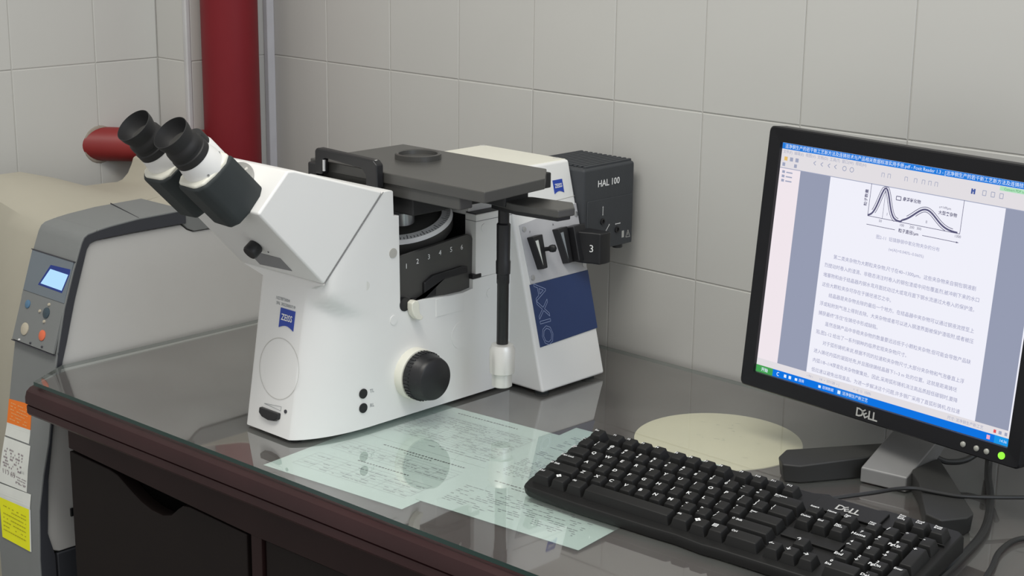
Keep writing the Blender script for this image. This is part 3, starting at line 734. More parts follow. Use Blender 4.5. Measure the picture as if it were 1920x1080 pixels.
for (y, z), dv in (((-0.0823, 0.9635), (0, 1)), ((-0.0714, 0.9390), (0.7, 0.7)), ((-0.0502, 0.9415), (1, 0))):
    q = stroke([(y - dv[0] * 0.0048, z - dv[1] * 0.0058), (y + dv[0] * 0.0048, z + dv[1] * 0.0058)], 0.0010)
    for s_ in (-1, 1):
        tip = (y + dv[0] * 0.0058 * s_, z + dv[1] * 0.0068 * s_); c_ = (y + dv[0] * 0.004 * s_, z + dv[1] * 0.0046 * s_)
        q.append([tip, (c_[0] - dv[1] * 0.0014, c_[1] + dv[0] * 0.0014), c_, (c_[0] + dv[1] * 0.0014, c_[1] - dv[0] * 0.0014)])
    quads('lamp_arrow', q, (0.66135, 0, 0), EXY, EZ, M['print_white'], mic)
quads('warning_mark', [R4(-0.0412, 0.9205, -0.0365, 0.9300)] + stroke([(-0.0325, 0.9200), (-0.0235, 0.9195), (-0.0280, 0.9295), (-0.0325, 0.9200)], 0.0008) + stroke([(-0.0280, 0.922), (-0.0280, 0.926)], 0.0009), (0.66135, 0, 0), EXY, EZ, M['logo_silver'], mic)
lathe('lamp_foot', [(0.007, 0.0), (0.007, 0.005)], (0.653, -0.040, 0.9060), (0, 0, 1), M['black'], mic, 16)
# ---- front face details
FU = Vector((0, 0.172, 1)).normalized(); FX = Vector((1, 0, 0)); FN = FX.cross(FU) * 1.0
FN = Vector((0, -1, 0.172)).normalized()
def ff(x, z, d=0.0): return Vector((x, yfront(z), z)) + FN * d
logo(ff(0.5882, 0.8916, 0.0006), FX, FU, FN, 0.0264, 0.0235, mic)
text('serial_print', '1027873004', 0.0052, ff(0.5765, 0.9130, 0.0006), FX, FU, M['ink_grey'], mic)
text('serial_print', 'SN. 3022000719', 0.0052, ff(0.5830, 0.9072, 0.0006), FX, FU, M['ink_grey'], mic)
ring = [(0.5838 + 0.0362 * math.cos(a), 0.0362 * math.sin(a)) for a in [2 * math.pi * k / 64 for k in range(65)]]
quads('cover_disc', stroke([(x, y) for x, y in ring], 0.0005), ff(0, 0.8325, 0.0006), FX, FU, M['cap_grey'], mic)
wh = [(-0.0185, 0.0036), (0.0185, 0.0036), (0.0185, -0.0035), (0.012, -0.0078), (0.0, -0.0095), (-0.012, -0.0078), (-0.0185, -0.0035)]
T_ = xf(ff(0.5775, 0.7785, 0), FX, FU)
bm = bmesh.new(); bm_prism(bm, [T_ @ Vector((x, y, -0.003)) for x, y in wh], [T_ @ Vector((x * 0.94, y * 0.9, 0.0045)) for x, y in wh])
finish('intensity_wheel', bm, M['black'], mic, bevel=0.0012)
quads('intensity_mark', stroke([(-0.0158, 0.0), (0.0157, 0.0032), (0.0152, -0.0018), (-0.0158, 0.0)], 0.00045), ff(0.5802, 0.7868, 0.0007), FX, FU, M['ink_grey'], mic)
lathe('indicator_lamp', [(0.0023, 0.0), (0.0023, 0.0009)], ff(0.6040, 0.7862, 0.0), FN, M['ink'], mic, 14)
# ---- right side details
XS = XC + HW
def disc_x(name, y, z, r, m, h=0.0008, x=XS):
    lathe(name, [(r, -0.002), (r, h)], (x, y, z), (1, 0, 0), m, mic, 24)
disc_x('plug', -0.4488, 0.9625, 0.0060, M['cap_grey'])
disc_x('plug', -0.4925, 0.9300, 0.0058, M['cap_white'])
disc_x('plug', -0.4484, 0.8800, 0.0058, M['white'])
disc_x('plug', -0.2833, 0.8840, 0.0060, M['white'])
disc_x('plug', -0.2940, 0.9700, 0.0056, M['white'])
disc_x('rocker_button', -0.4981, 0.7988, 0.0060, M['black'], 0.0016, XS - 0.0006)
disc_x('rocker_button', -0.4983, 0.7808, 0.0060, M['black'], 0.0016, XS - 0.0006)
text('button_print', 'TL', 0.0062, (XS + 0.0006, -0.4845, 0.7992), EXY, EZ, M['ink_grey'], mic)
text('button_print', 'RL', 0.0062, (XS + 0.0006, -0.4845, 0.7812), EXY, EZ, M['ink_grey'], mic)
bm = bmesh.new()
bm_box(bm, (XS - 0.0005, -0.3780, 0.8700), (XS + 0.0008, -0.3300, 0.8925))
finish('blank_label', bm, M['white'], mic, bevel=0.0004)
disc_x('access_cover', -0.3330, 0.8385, 0.0180, M['white'], 0.0005)
# focus drive: white collar, coarse and fine knob
KO = (XS, -0.4165, 0.8070)
lathe('knob_collar', [(0.0318, -0.002), (0.0318, 0.0105), (0.0312, 0.0120), (0.0285, 0.0125)], KO, (1, 0, 0), M['white2'], mic, 48)
bm = bmesh.new()
prof = [(0.0290, 0.0120), (0.0300, 0.0140), (0.0300, 0.0230), (0.0290, 0.0245), (0.0272, 0.0340), (0.0258, 0.0385), (0.0240, 0.0400)]
bm_lathe(bm, prof, KO, (1, 0, 0), 72)
finish('focus_knob', bm, M['black'], mic, angle=50)
for k in range(40):
    a = 2 * math.pi * k / 40
    c = Vector(KO) + Vector((0.0142, 0.0298 * math.cos(a), 0.0298 * math.sin(a)))
    tng = Vector((0, -math.sin(a), math.cos(a))); rad = Vector((0, math.cos(a), math.sin(a)))
    if k == 0:
        bm = bmesh.new(); rib_c = c.copy()
    w_, h_ = 0.0009, 0.0010
    bm_prism(bm, [c - tng * w_ - rad * h_, c + tng * w_ - rad * h_, c + tng * w_ + rad * h_, c - tng * w_ + rad * h_],
             [p + Vector((0.0090, 0, 0)) for p in (c - tng * w_ - rad * h_, c + tng * w_ - rad * h_, c + tng * w_ + rad * h_, c - tng * w_ + rad * h_)])
tag(finish('knob_ribs', bm, M['black'], mic, smooth=False), kind='stuff')
# white curved lever below the turret
lv = [(-0.4270, 0.8985), (-0.4225, 0.9010), (-0.4170, 0.9000), (-0.4145, 0.8950), (-0.4150, 0.8890), (-0.4135, 0.8830), (-0.4090, 0.8790), (-0.4085, 0.8765), (-0.4130, 0.8745), (-0.4190, 0.8770), (-0.4245, 0.8830), (-0.4272, 0.8910)]
prism_x('turret_lever', lv, XS + 0.0006, XS + 0.0100, M['white2'], mic, bevel=0.0018)
lathe('lever_pivot', [(0.0085, -0.004), (0.0085, 0.0008)], (XS, -0.4300, 0.8960), (1, 0, 0), M['black'], mic, 20)
# dark bay: turret carrier, numbered cover, nosepiece, scale ring, objective
box('bay_back', (0.4985, -0.4360, 0.8900), (0.5080, -0.2450, 1.0350), M['black_matt'], mic)
box('bay_rear', (0.5080, -0.3000, 0.9070), (0.6250, -0.2450, 1.0350), M['black_matt'], mic)
box('turret_bay', (0.500, -0.4360, 0.8900), (0.6275, -0.3140, 0.9480), M['black_matt'], mic)
cov = [(-0.4366, 0.8900), (-0.3135, 0.8880), (-0.3085, 0.9130), (-0.3075, 0.9570), (-0.3100, 0.9615), (-0.3150, 0.9635), (-0.3300, 0.9630), (-0.4366, 0.9530)]
prism_x('turret_cover', cov, 0.6330, 0.6395, M['stage'], mic, bevel=0.0012)
box('cover_shelf', (0.630, -0.3145, 0.9070), (0.6470, -0.2990, 0.9125), M['black'], mic, bevel=0.001)
for i, (y, z) in enumerate(((-0.4215, 0.9405), (-0.4030, 0.9435), (-0.3840, 0.9460), (-0.3650, 0.9480), (-0.3460, 0.9490), (-0.3275, 0.9490))):
    text('turret_number', str(i + 1), 0.0090, (0.6400, y, z), EXY, EZ, M['print_white'], mic)
prism_x('filter_drawer', [(-0.4150, 0.9000), (-0.3950, 0.8985), (-0.3950, 0.9160), (-0.3800, 0.9230), (-0.3300, 0.9260), (-0.3200, 0.9240), (-0.3200, 0.9160), (-0.3600, 0.9150), (-0.3750, 0.9080), (-0.3750, 0.8970), (-0.4150, 0.8960)], 0.6390, 0.6440, M['black'], mic, bevel=0.0012)
TA = Vector((0.16, -0.28, 1.0)).normalized(); TC = Vector((0.5670, -0.3650, 0.9830))
lathe('nosepiece', [(0.060, -0.024), (0.0660, -0.016), (0.0665, -0.004), (0.064, -0.002), (0.0635, 0.0)], TC, TA, M['stage'], mic, 64)
lathe('scale_ring', [(0.0668, -0.0030), (0.0645, 0.0022), (0.0535, 0.0034), (0.0530, 0.0)], TC, TA, M['print_white'], mic, 72, cap=False)
_d, _u1, _v1 = frame_of(TA)
tk = []
bm = bmesh.new()
for k in range(90):
    a = 2 * math.pi * k / 90
    e1 = _u1 * math.cos(a) + _v1 * math.sin(a); tn = -_u1 * math.sin(a) + _v1 * math.cos(a)
    ra, rb = (0.0560, 0.0640) if k % 5 == 0 else (0.0595, 0.0640)
    hA = 0.0022 + (0.0645 - ra) / 0.0110 * 0.0012 + 0.0003; hB = 0.0022 + (0.0645 - rb) / 0.0110 * 0.0012 + 0.0003
    bm.faces.new([bm.verts.new(TC + TA * h + e1 * r + tn * s * 0.00045) for r, h, s in ((ra, hA, -1), (rb, hB, -1), (rb, hB, 1), (ra, hA, 1))])
tag(finish('scale_ticks', bm, M['ink'], mic, smooth=False), kind='stuff')
lathe('turret_dome', [(0.0525, 0.0), (0.048, 0.003), (0.030, 0.006), (0.010, 0.007)], TC, TA, M['stage'], mic, 48)
lathe('objective', [(0.0150, 0.0), (0.0150, 0.016), (0.0140, 0.017), (0.0140, 0.028), (0.0090, 0.036), (0.0060, 0.040)], (0.5930, -0.3840, 0.9830), (0.12, -0.16, 1), M['steel'], mic, 32)
lathe('objective', [(0.0125, 0.0), (0.0125, 0.020), (0.0100, 0.030), (0.0060, 0.036)], (0.548, -0.345, 0.985), (0, 0, 1), M['darkmetal'], mic, 32)
# rear stage support
box('rear_support', (0.6260, -0.3083, 0.9070), (XS, -0.2440, 0.9885), M['white'], mic, bevel=0.0012)
box('support_seam', (0.6265, -0.3086, 0.9795), (XS + 0.0003, -0.2440, 0.9802), M['seam'], mic)
box('support_top', (0.6265, -0.3070, 0.9884), (XS - 0.001, -0.2440, 0.9896), M['darkmetal'], mic)
hexa('support_pillar', [(0.600, -0.306, 0.985), (0.6300, -0.306, 0.985), (0.6300, -0.246, 0.985), (0.600, -0.246, 0.985)], [(0.600, -0.300, 1.036), (0.624, -0.300, 1.036), (0.624, -0.246, 1.036), (0.600, -0.246, 1.036)], M['white'], mic, bevel=0.001)
# stage: base, plate, insert ring, handle
box('stage_base', (0.500, -0.4290, 1.0060), (0.6600, -0.2500, 1.0405), M['black_matt'], mic, bevel=0.002)
box('stage_rail', (0.500, -0.4360, 1.0270), (0.7450, -0.4150, 1.0425), M['stage'], mic, bevel=0.0015)
plate = [(0.4838, -0.2810), (0.4838, -0.4384), (0.7865, -0.4384), (0.7760, -0.3260), (0.7340, -0.2770)]
prism_z('stage_plate', plate, 1.0415, 1.0545, M['stage'], mic, bevel=0.0012)
lathe('insert_ring', [(0.0290, 0.0), (0.0290, 0.0070), (0.0270, 0.0080), (0.0245, 0.0070), (0.0240, 0.0025), (0.0150, 0.0020)], (0.5767, -0.3420, 1.0540), (0, 0, 1), M['stage'], mic, 56)
box('slide_clip', (0.7000, -0.2870, 1.0300), (0.7340, -0.2680, 1.0490), M['black'], mic, bevel=0.0015)
Yh = -0.4450
hb = [(0.5072, 1.0400), (0.5072, 1.0690), (0.5110, 1.0722), (0.6135, 1.0698), (0.6200, 1.0650), (0.6210, 1.0360), (0.6010, 1.0360), (0.6005, 1.0500), (0.5930, 1.0570), (0.5270, 1.0610), (0.5205, 1.0580), (0.5200, 1.0400)]
bm = bmesh.new(); bm_prism(bm, [(x, Yh - 0.006, z) for x, z in hb], [(x, Yh + 0.006, z) for x, z in hb])
finish('stage_handle', bm, M['black'], mic, bevel=0.0022)
lathe('handle_pin', [(0.0022, 0.0), (0.0022, 0.014)], (0.5235, Yh - 0.0045, 1.0450), (0, 0, 1), M['steel'], mic, 12)
for x in (0.5135, 0.6120):
    lathe('handle_screw', [(0.0026, 0.0), (0.0026, 0.0006)], (x, Yh, 1.0712 if x < 0.55 else 1.0690), (0, 0, 1), M['chrome'], mic, 12)
box('stage_lock', (0.4900, -0.4480, 1.0300), (0.5060, -0.4250, 1.0520), M['black'], mic, bevel=0.002)
# specimen guide arm and hanging coaxial drive
arm = [(0.7000, -0.3450), (0.7420, -0.3090), (0.7970, -0.2990), (0.8200, -0.3220), (0.8170, -0.3475), (0.7520, -0.3560)]
prism_z('guide_arm', arm, 1.0160, 1.0255, M['stage'], mic, bevel=0.0018)
prism_z('guide_rail', [(0.7060, -0.3440), (0.7430, -0.3130), (0.7960, -0.3040), (0.8130, -0.3220), (0.8110, -0.3420), (0.7520, -0.3500)], 1.0105, 1.0165, M['black'], mic, bevel=0.001)
RX, RY = 0.7180, -0.3345
box('drive_block', (0.6950, -0.3560, 1.0180), (0.7400, -0.3140, 1.0410), M['black'], mic, bevel=0.003)
lathe('drive_shaft', [(0.0072, 0.0), (0.0072, 0.118), (0.0078, 0.119), (0.0078, 0.130), (0.0088, 0.131), (0.0090, 0.146), (0.0082, 0.148), (0.0085, 0.192), (0.0068, 0.194), (0.0068, 0.228)], (RX, RY, 0.8000), (0, 0, 1), M['black'], mic, 28)
lathe('drive_knob', [(0.0100, 0.0), (0.0125, 0.0015), (0.0125, 0.0170), (0.0155, 0.0185), (0.0158, 0.0480), (0.0140, 0.0515), (0.0135, 0.0540), (0.0090, 0.0550)], (RX, RY, 0.7875), (0, 0, 1), M['chrome'], mic, 40)
# ---- binocular head
hp = [(-0.4635, 1.0385), (-0.5555, 0.9425), (-0.6472, 1.0378), (-0.6045, 1.0806), (-0.5950, 1.0800)]
HX0, HX1 = 0.4925, XS + 0.0004
prism_x('head', hp, HX0, HX1, M['white'], mic, bevel=0.0030, seg=3, angle=20)
sd = Vector((0, -0.0920, -0.0960)).normalized()
a_, b_ = Vector((HX1, -0.4640, 1.0384)), Vector((HX1, -0.5545, 0.9438))
pn = Vector((0, sd.z, -sd.y))
quads('head_seam', [[(0, -0.0006), ((b_ - a_).length, -0.0006), ((b_ - a_).length, 0.0006), (0, 0.0006)]], a_ + Vector((0.0004, 0, 0)), sd, Vector((1, 0, 0)).cross(sd), M['seam'], mic)
# underside: slot with a sliding knob
UN = Vector((0, -0.7071, -0.7071)); UX = Vector((1, 0, 0)); UD = Vector((0, 0.7071, -0.7071))
U0 = Vector((0, -0.6474, 1.0380))
def un(x, y, d=0.0):  # y: world y on that sloping face
    return Vector((x, y, 1.0378 - (y + 0.6472) * 1.0393)) + UN * d
bm = bmesh.new(); sl = [(0.5385, -0.5828), (0.6020, -0.5828), (0.6015, -0.5655), (0.5375, -0.5618)]
bm_prism(bm, [un(x, y, -0.001) for x, y in sl], [un(x, y, 0.0006) for x, y in sl])
finish('slider_slot', bm, M['seam'], mic, smooth=False)
lathe('slider_knob', [(0.0080, 0.0), (0.0092, 0.0015), (0.0094, 0.012), (0.0082, 0.0140)], un(0.5760, -0.5955, 0.0005), Vector((0.0, -0.80, -0.60)), M['black'], mic, 24)
lathe('index_dot', [(0.0010, 0.0), (0.0010, 0.0004)], un(0.588, -0.5885, 0.0004), UN, M['ink'], mic, 10)
# tube: local frame a = out along the tubes, b = up across the face
TAX = Vector((0, -0.7071, 0.7071)); TUP = Vector((0, 0.7071, 0.7071))
T0 = Vector((XC, -0.6410, 1.0440))     # where the central axis leaves the head
def tb(x, a, b): return T0 + Vector((x, 0, 0)) + TAX * a + TUP * b
lathe('tube_flange', [(0.0365, -0.004), (0.0365, 0.0022), (0.0350, 0.0030)], tb(0.0, 0.0, 0.0135), TAX, M['flange'], mic, 48)
lathe('flange_screw', [(0.0022, 0.0), (0.0022, 0.0008)], tb(0.0120, 0.0028, 0.0420), TAX, M['chrome'], mic, 12)
lathe('tube_hinge', [(0.0165, 0.0), (0.0165, 0.060), (0.0155, 0.064)], tb(0.006, 0.004, 0.0215), TAX, M['white'], mic, 36)
lathe('hinge_knob', [(0.0150, 0.0), (0.0150, 0.013), (0.0140, 0.0155)], tb(0.006, 0.066, 0.0220), TAX, M['black'], mic, 36)
def tube_half(sx):
    cx = 0.034 * sx
    # white shell
    sec = [(-0.024, -0.020), (-0.018, -0.029), (0.012, -0.030), (0.0210, -0.023), (0.0243, -0.007), (0.0235, 0.013), (0.016, 0.025), (-0.016, 0.027), (-0.024, 0.018)]
    sec = [(x * sx, y) for x, y in sec]
    if sx < 0: sec = list(reversed(sec))
    hexa('tube_shell', [tb(cx + x * 0.97, 0.004, y * 0.97) for x, y in sec], [tb(cx + x * 0.97, 0.0655 - y * 0.12, y * 0.97) for x, y in sec], M['white2'], mic, bevel=0.0030, seg=3)
    # rubber grip wrapping the lower and outer faces
    g = [(-0.0245, -0.021), (-0.018, -0.0315), (0.013, -0.0325), (0.0225, -0.025), (0.0262, -0.008), (0.0250, 0.014), (0.0180, 0.0265), (0.0120, 0.0240), (-0.024, 0.010)]
    g = [(x * sx, y) for x, y in g]
    if sx < 0: g = list(reversed(g))
    hexa('hand_grip', [tb(cx + x, -0.002, y) for x, y in g], [tb(cx + x, 0.0620 - y * 0.14, y) for x, y in g], M['rubber'], mic, bevel=0.0040, seg=3)
    lathe('tube_neck', [(0.0235, 0.0), (0.0232, 0.010), (0.0215, 0.020), (0.0205, 0.0265)], tb(cx, 0.0610, 0.0), TAX, M['white'], mic, 40)
    lathe('eyepiece', [(0.0203, 0.0), (0.0212, 0.0008), (0.0212, 0.0090), (0.0200, 0.0100), (0.0198, 0.0140), (0.0205, 0.0150), (0.0200, 0.0210), (0.0186, 0.0230), (0.0184, 0.0260), (0.0205, 0.0330), (0.0212, 0.0400), (0.0206, 0.0402), (0.0188, 0.0330), (0.0150, 0.0250), (0.0140, 0.0240)], tb(cx, 0.0840, 0.0), TAX, M['black_matt'], mic, 48)
    lathe('eye_lens', [(0.0138, 0.0), (0.0100, 0.0012), (0.0040, 0.0018)], tb(cx, 0.1083, 0.0), TAX, M['stage'], mic, 32)
    for x, b in ((0.012 * sx, 0.018), (0.020 * sx, -0.010)):
        ang = math.atan2(b, x)
        lathe('neck_screw', [(0.0013, 0.0), (0.0013, 0.0008)], tb(cx + 0.0232 * math.cos(ang), 0.0685, 0.0232 * math.sin(ang)), (math.cos(ang), *(TUP * math.sin(ang)).yz), M['steel'], mic, 10)
tube_half(1)
tube_half(-1)

# ================================================================== monitor
MEX, MEY, MN = Vector((0.9958, -0.0916, 0)), Vector((0.0093, 0.1011, 0.9948)), Vector((-0.0911, -0.9907, 0.1015))
MEX.normalize(); MN = MEX.cross(MEY).normalized(); MEY = MN.cross(MEX)
mon = thing('monitor', 'black flat monitor on a V-shaped stand, its lit screen showing a text page', 'monitor', (0.9905, -0.1872, 0.8362), (MEX, MEY, MN))
mm = 0.001
def lbox(name, x0, y0, x1, y1, z0, z1, m, parent=None, bevel=0.0, seg=2):
    return box(name, (x0 * mm, y0 * mm, z0 * mm), (x1 * mm, y1 * mm, z1 * mm), m, parent or mon, world=False, bevel=bevel, seg=seg)
W_, H_ = 338.0, 270.4
bz = bmesh.new()
ox0, oy0, ox1, oy1 = -18.0, -19.0, 356.0, 288.0
def rr(x0, y0, x1, y1, r, n=5):
    out = []
    for cx, cy, a0 in ((x1 - r, y1 - r, 0), (x0 + r, y1 - r, 90), (x0 + r, y0 + r, 180), (x1 - r, y0 + r, 270)):
        for k in range(n + 1):
            a = math.radians(a0 + 90 * k / n); out.append((cx + r * math.cos(a), cy + r * math.sin(a)))
    return out
o0 = rr(ox0, oy0, ox1, oy1, 6); i0 = rr(-0.5, -0.5, W_ + 0.5, H_ + 0.5, 0.6)
def rv(P, z): return [bz.verts.new((x * mm, y * mm, z * mm)) for x, y in P]
def shr(P, d): 
    cx, cy = 169, 135
    return [(x - d * (1 if x > cx else -1), y - d * (1 if y > cy else -1)) for x, y in P]
rings = [rv(o0, -18), rv(o0, 3.5), rv(shr(o0, 1.5), 5.5), rv(i0, 4.0), rv(i0, -1.2)]
for a, b in zip(rings, rings[1:]):
    for k in range(len(a)):
        j = (k + 1) % len(a); bz.faces.new((a[k], a[j], b[j], b[k]))
finish('bezel', bz, M['bezel'], mon, world=False, angle=30)
bm = bmesh.new()
back = [rr(ox0 + 2, oy0 + 2, ox1 - 2, oy1 - 2, 6), rr(ox0 + 2, oy0 + 2, ox1 - 2, oy1 - 2, 6), rr(ox0 + 50, oy0 + 40, ox1 - 50, oy1 - 40, 12)]
zz = [-2.5, -20, -52]
rings = [[bm.verts.new((x * mm, y * mm, z * mm)) for x, y in P] for P, z in zip(back, zz)]
for a, b in zip(rings, rings[1:]):
    for k in range(len(a)):
        j = (k + 1) % len(a); bm.faces.new((a[k], a[j], b[j], b[k]))
bm.faces.new(rings[-1]); bm.faces.new(list(reversed(rings[0])))
finish('back_shell', bm, M['bezel'], mon, world=False, angle=30)
scr = lbox('screen', 0, 0, W_, H_, -2.0, 0.0, M['s_page'])
SO = (0, 0, 0)
def sq(name, rects, m, lvl):
    return quads(name, [[(x * mm, y * mm) for x, y in q] for q in rects], (0, 0, 0.00012 * lvl), (1, 0, 0), (0, 1, 0), m, scr, world=False)
def stx(name, s, size, x, y, m, lvl=4, align='LEFT', sx=1.0, rot=0, bold=False):
    a = math.radians(rot)
    return text(name, s, size * mm, (x * mm, y * mm, 0.00012 * lvl), (math.cos(a), math.sin(a), 0), (-math.sin(a), math.cos(a), 0), m, scr, world=False, align=align, sx=sx, bold=bold)
sq('title_bar', [R4(0, 263.5, W_, H_)], M['s_title'], 1)
sq('toolbar', [R4(0, 242, W_, 263.5)], M['s_tool'], 1)
sq('side_pane', [R4(0, 16.5, 30, 242)], M['s_panel'], 1)
sq('page_surround', [R4(30, 16.5, 72.5, 242)], M['s_grey'], 1)
sq('page_surround', [R4(295, 16.5, 334.5, 242)], M['s_grey'], 1)
sq('status_strip', [R4(0, 8.5, W_, 16.5)], M['s_tool'], 1)
sq('taskbar', [R4(25, 0, W_, 8.5)], M['s_task'], 1)
sq('start_button', [R4(0, 0, 25, 8.5)], M['s_start'], 1)
sq('task_tab', [R4(116, 0.8, 160, 7.8)], M['s_title'], 2)
sq('toolbar_rule', [R4(0, 241.4, W_, 242.2)], M['s_icon'], 2)
TTL = '洁净钢生产的若干新工艺新方法及连铸技术与产品相关数据标准实用手册.pdf - Foxit Reader 1.3 - [洁净钢生产的若干新工艺新方法及连铸技术与产品'
stx('title_text', TTL, 5.2, 4, 266.7, M['s_lite'], 3, sx=0.98)
stx('menu_text', '文件(F)  编辑(E)  视图(V)  文档(D)  工具(T)  窗口(W)  帮助(H)', 4.4, 2, 260.3, M['s_icon'], 3)
for x in (5, 13, 21): sq('toolbar_icon', [R4(x, 250.5, x + 4.5, 255)], M['s_icon'], 3)
for x in (3, 20): sq('toolbar_icon', [R4(x, 244, x + 4, 248)], M['s_icon'], 3)
for x in (50, 60, 70, 79): sq('toolbar_icon', stroke([(x, 255.5), (x - 3, 253.2), (x, 251)], 0.9), M['s_icon'], 3)
for x in (90, 100): sq('toolbar_icon', stroke([(x + 2.6 * math.cos(k), 253 + 2.6 * math.sin(k)) for k in [i * 0.7854 for i in range(9)]], 0.8), M['s_icon'], 3)
for x in (140, 148, 170, 182, 192, 200, 208): sq('toolbar_icon', stroke([(x, 251), (x, 255.5), (x + 3.4, 255.5), (x + 3.4, 251)], 0.6), M['s_icon'], 3)
for x in (266, 276, 286): sq('toolbar_icon', stroke([(x, 250.5), (x, 255.5), (x + 4, 255.5), (x + 4, 250.5), (x, 250.5)], 0.7), M['s_icon'], 3)
for y in (236, 231, 226):
    sq('tree_icon', [R4(4, y, 8, y + 3)], M['s_icon'], 3); sq('tree_entry', [R4(10, y + 0.6, 19, y + 2.0)], M['s_icon'], 3)
sq('folder_icon', [R4(5, 250.5, 9.5, 255)], emit('screen_folder', rgb(228, 190, 110)), 4)
sq('find_icon', [R4(252.4, 250, 254.4, 255.6), R4(255.4, 250, 257.4, 255.6), R4(254, 252.6, 256, 254.2)], emit('screen_navy', rgb(70, 92, 160)), 4)
sq('banner', [R4(285, 258.5, W_, 263)], M['s_green'], 3)
stx('banner_text', 'Convert PDF to plain text', 3.6, 290, 260.6, M['s_start'], 4)
# the chart
cx0, cx1, cy0 = 128.6, 246.0, 206.5
def curve(off):
    P = []
    for k in range(0, 26):
        t = k / 25; x = 128.6 + 43 * t
        y = 207 + 33.0 * math.exp(-((x - 147.9) / 9.2) ** 2) * 1.0
        P.append((x, y))
    for k in range(1, 36):
        t = k / 35; x = 171.6 + 71.5 * t
        y = 207 + 18.0 * math.exp(-((x - 201.5) / 19.0) ** 2)
        P.append((x, y))
    out = []
    for i, (x, y) in enumerate(P):
        a = P[max(i - 1, 0)]; b = P[min(i + 1, len(P) - 1)]
        dx, dy = b[0] - a[0], b[1] - a[1]; L = math.hypot(dx, dy) or 1
        out.append((x - dy / L * off, min(241.5, y + dx / L * off)))
    return out
sq('chart_curve', stroke(curve(0.0), 2.0), M['s_ink'], 3)
sq('chart_curve', stroke(curve(2.6)[4:24], 0.7) + stroke(curve(2.6)[29:58], 0.7) + stroke(curve(-2.6)[4:22], 0.7) + stroke(curve(-2.6)[33:54], 0.7), M['s_ink'], 3)
sq('chart_frame', stroke([(cx0, 242), (cx0, cy0), (cx1, cy0), (cx1, 242)], 0.6) + stroke([(148, 206.5), (148, 238)], 0.45) + stroke([(128.5, 197.1), (166, 197.1)], 0.6) + stroke([(201, 197.1), (245.7, 197.1)], 0.6) + [[(243, 196.2), (246.5, 197.1), (243, 198.0), (243, 197.1)]], M['s_ink'], 3)
sq('legend_key', stroke([(162.5, 229.5), (168.5, 229.5), (168.5, 233.5), (162.5, 233.5), (162.5, 229.5)], 0.8), M['s_ink'], 3)
stx('chart_label', '悬浮氧化物', 4.6, 171, 231.5, M['s_ink'], bold=True)
stx('chart_label', 'u=149μm', 3.8, 217, 230.5, M['s_ink'])
stx('chart_label', '大型夹杂物', 4.6, 217, 224.5, M['s_ink'], bold=True)
stx('chart_label', '粒子数量', 4.6, 124.0, 226, M['s_ink'], 4, 'CENTER', rot=90, bold=True)
stx('chart_label', '粒子直径/μm', 4.6, 183.5, 197.2, M['s_ink'], 4, 'CENTER', bold=True)
stx('chart_label', 'I', 4.4, 153, 212, M['s_ink']); stx('chart_label', 'II', 4.4, 203, 212, M['s_ink'])
for s, x in (('50', 146), ('100', 174), ('200', 187), ('300', 196), ('1300', 244)):
    stx('chart_label', s, 4.0, x, 203.4, M['s_ink'], 4, 'CENTER')
stx('caption', '图2-11  铝镇静钢中氧化物夹杂的分布', 5.0, 184, 185.5, M['s_text'], 4, 'CENTER')
stx('caption', '(w(Al)=0.040%~0.060%)', 4.6, 184, 175, M['s_text'], 4, 'CENTER')
LINES = ['    第二类夹杂物为大颗粒夹杂物,尺寸在40~1300μm。这些夹杂物来自钢包钢液剧',
 '烈搅动时卷入的渣滴、非稳态浇注时卷入的钢包渣或中间包覆盖剂,被冲刷下来的水口',
 '堵塞物和由于结晶器内钢水弯月面扰动过大或弯月面下钢水流速过大卷入的保护渣。',
 '这些大颗粒夹杂可存在于铸坯液芯之中。',
 '    结晶器是夹杂物去除的最后一个地方。在结晶器中夹杂物可以通过钢液流搅至上',
 '浮或粘附到气泡上得到去除。大夹杂物或者可以进入钢渣界面被保护渣吸附,或者被压',
 '捕获最终"冻住"在铸坯中形成缺陷。',
 '    虽然连铸产品中非稳夹杂物的数量要远远低于小颗粒夹杂物,但可能会导致产品缺',
 '陷,图2-12 给出了一系列钢种的临界宏观夹杂物尺寸。',
 '    对于弧形铸机来说,根据不同的拉速和夹杂物尺寸,大部分夹杂物和气泡垂直上浮',
 '进入铸坯内弧的凝固坯壳,并且围绕铸结晶器下1~3 m 处的位置。这就是距离铸坯',
 '内弧1/8~1/4厚度处夹杂物聚集处。因此,采用弧形铸机浇注高品质超低碳钢时,要降',
 '低拉速以避免出现废品。为进一步解决这个问题,许多钢厂采用了直弧形铸机,在拉速']
M['s_text2'] = emit('screen_body_text', rgb(150, 152, 184))
for i, l in enumerate(LINES):
    w_ = 5.4
    stx('body_text', l.replace('    ', '\u3000\u3000'), w_, 79.5, 153.2 - i * 11.0, M['s_text2'], 4)
stx('status_text', '◂ 70/ ▸', 3.6, 74, 12.5, M['s_icon']); stx('status_text', '14  ◂  57/128  ▸ |', 4.2, 92, 12.5, M['s_icon'])
stx('status_text', '▸  ▸|  ⊙  150%', 4.2, 140, 12.5, M['s_icon'])
stx('status_text', '尺寸: 洁净钢生产新工艺', 4.2, 262, 12.0, M['s_icon'])
sq('status_icon', [R4(318, 10.5, 321, 14)], M['s_red'], 3)
sq('status_icon', [R4(324, 10.5, 327.5, 14), R4(331, 10.5, 334, 14)], M['s_icon'], 3)
stx('start_text', '开始', 5.0, 8, 4.0, M['s_lite'], 4, bold=True)
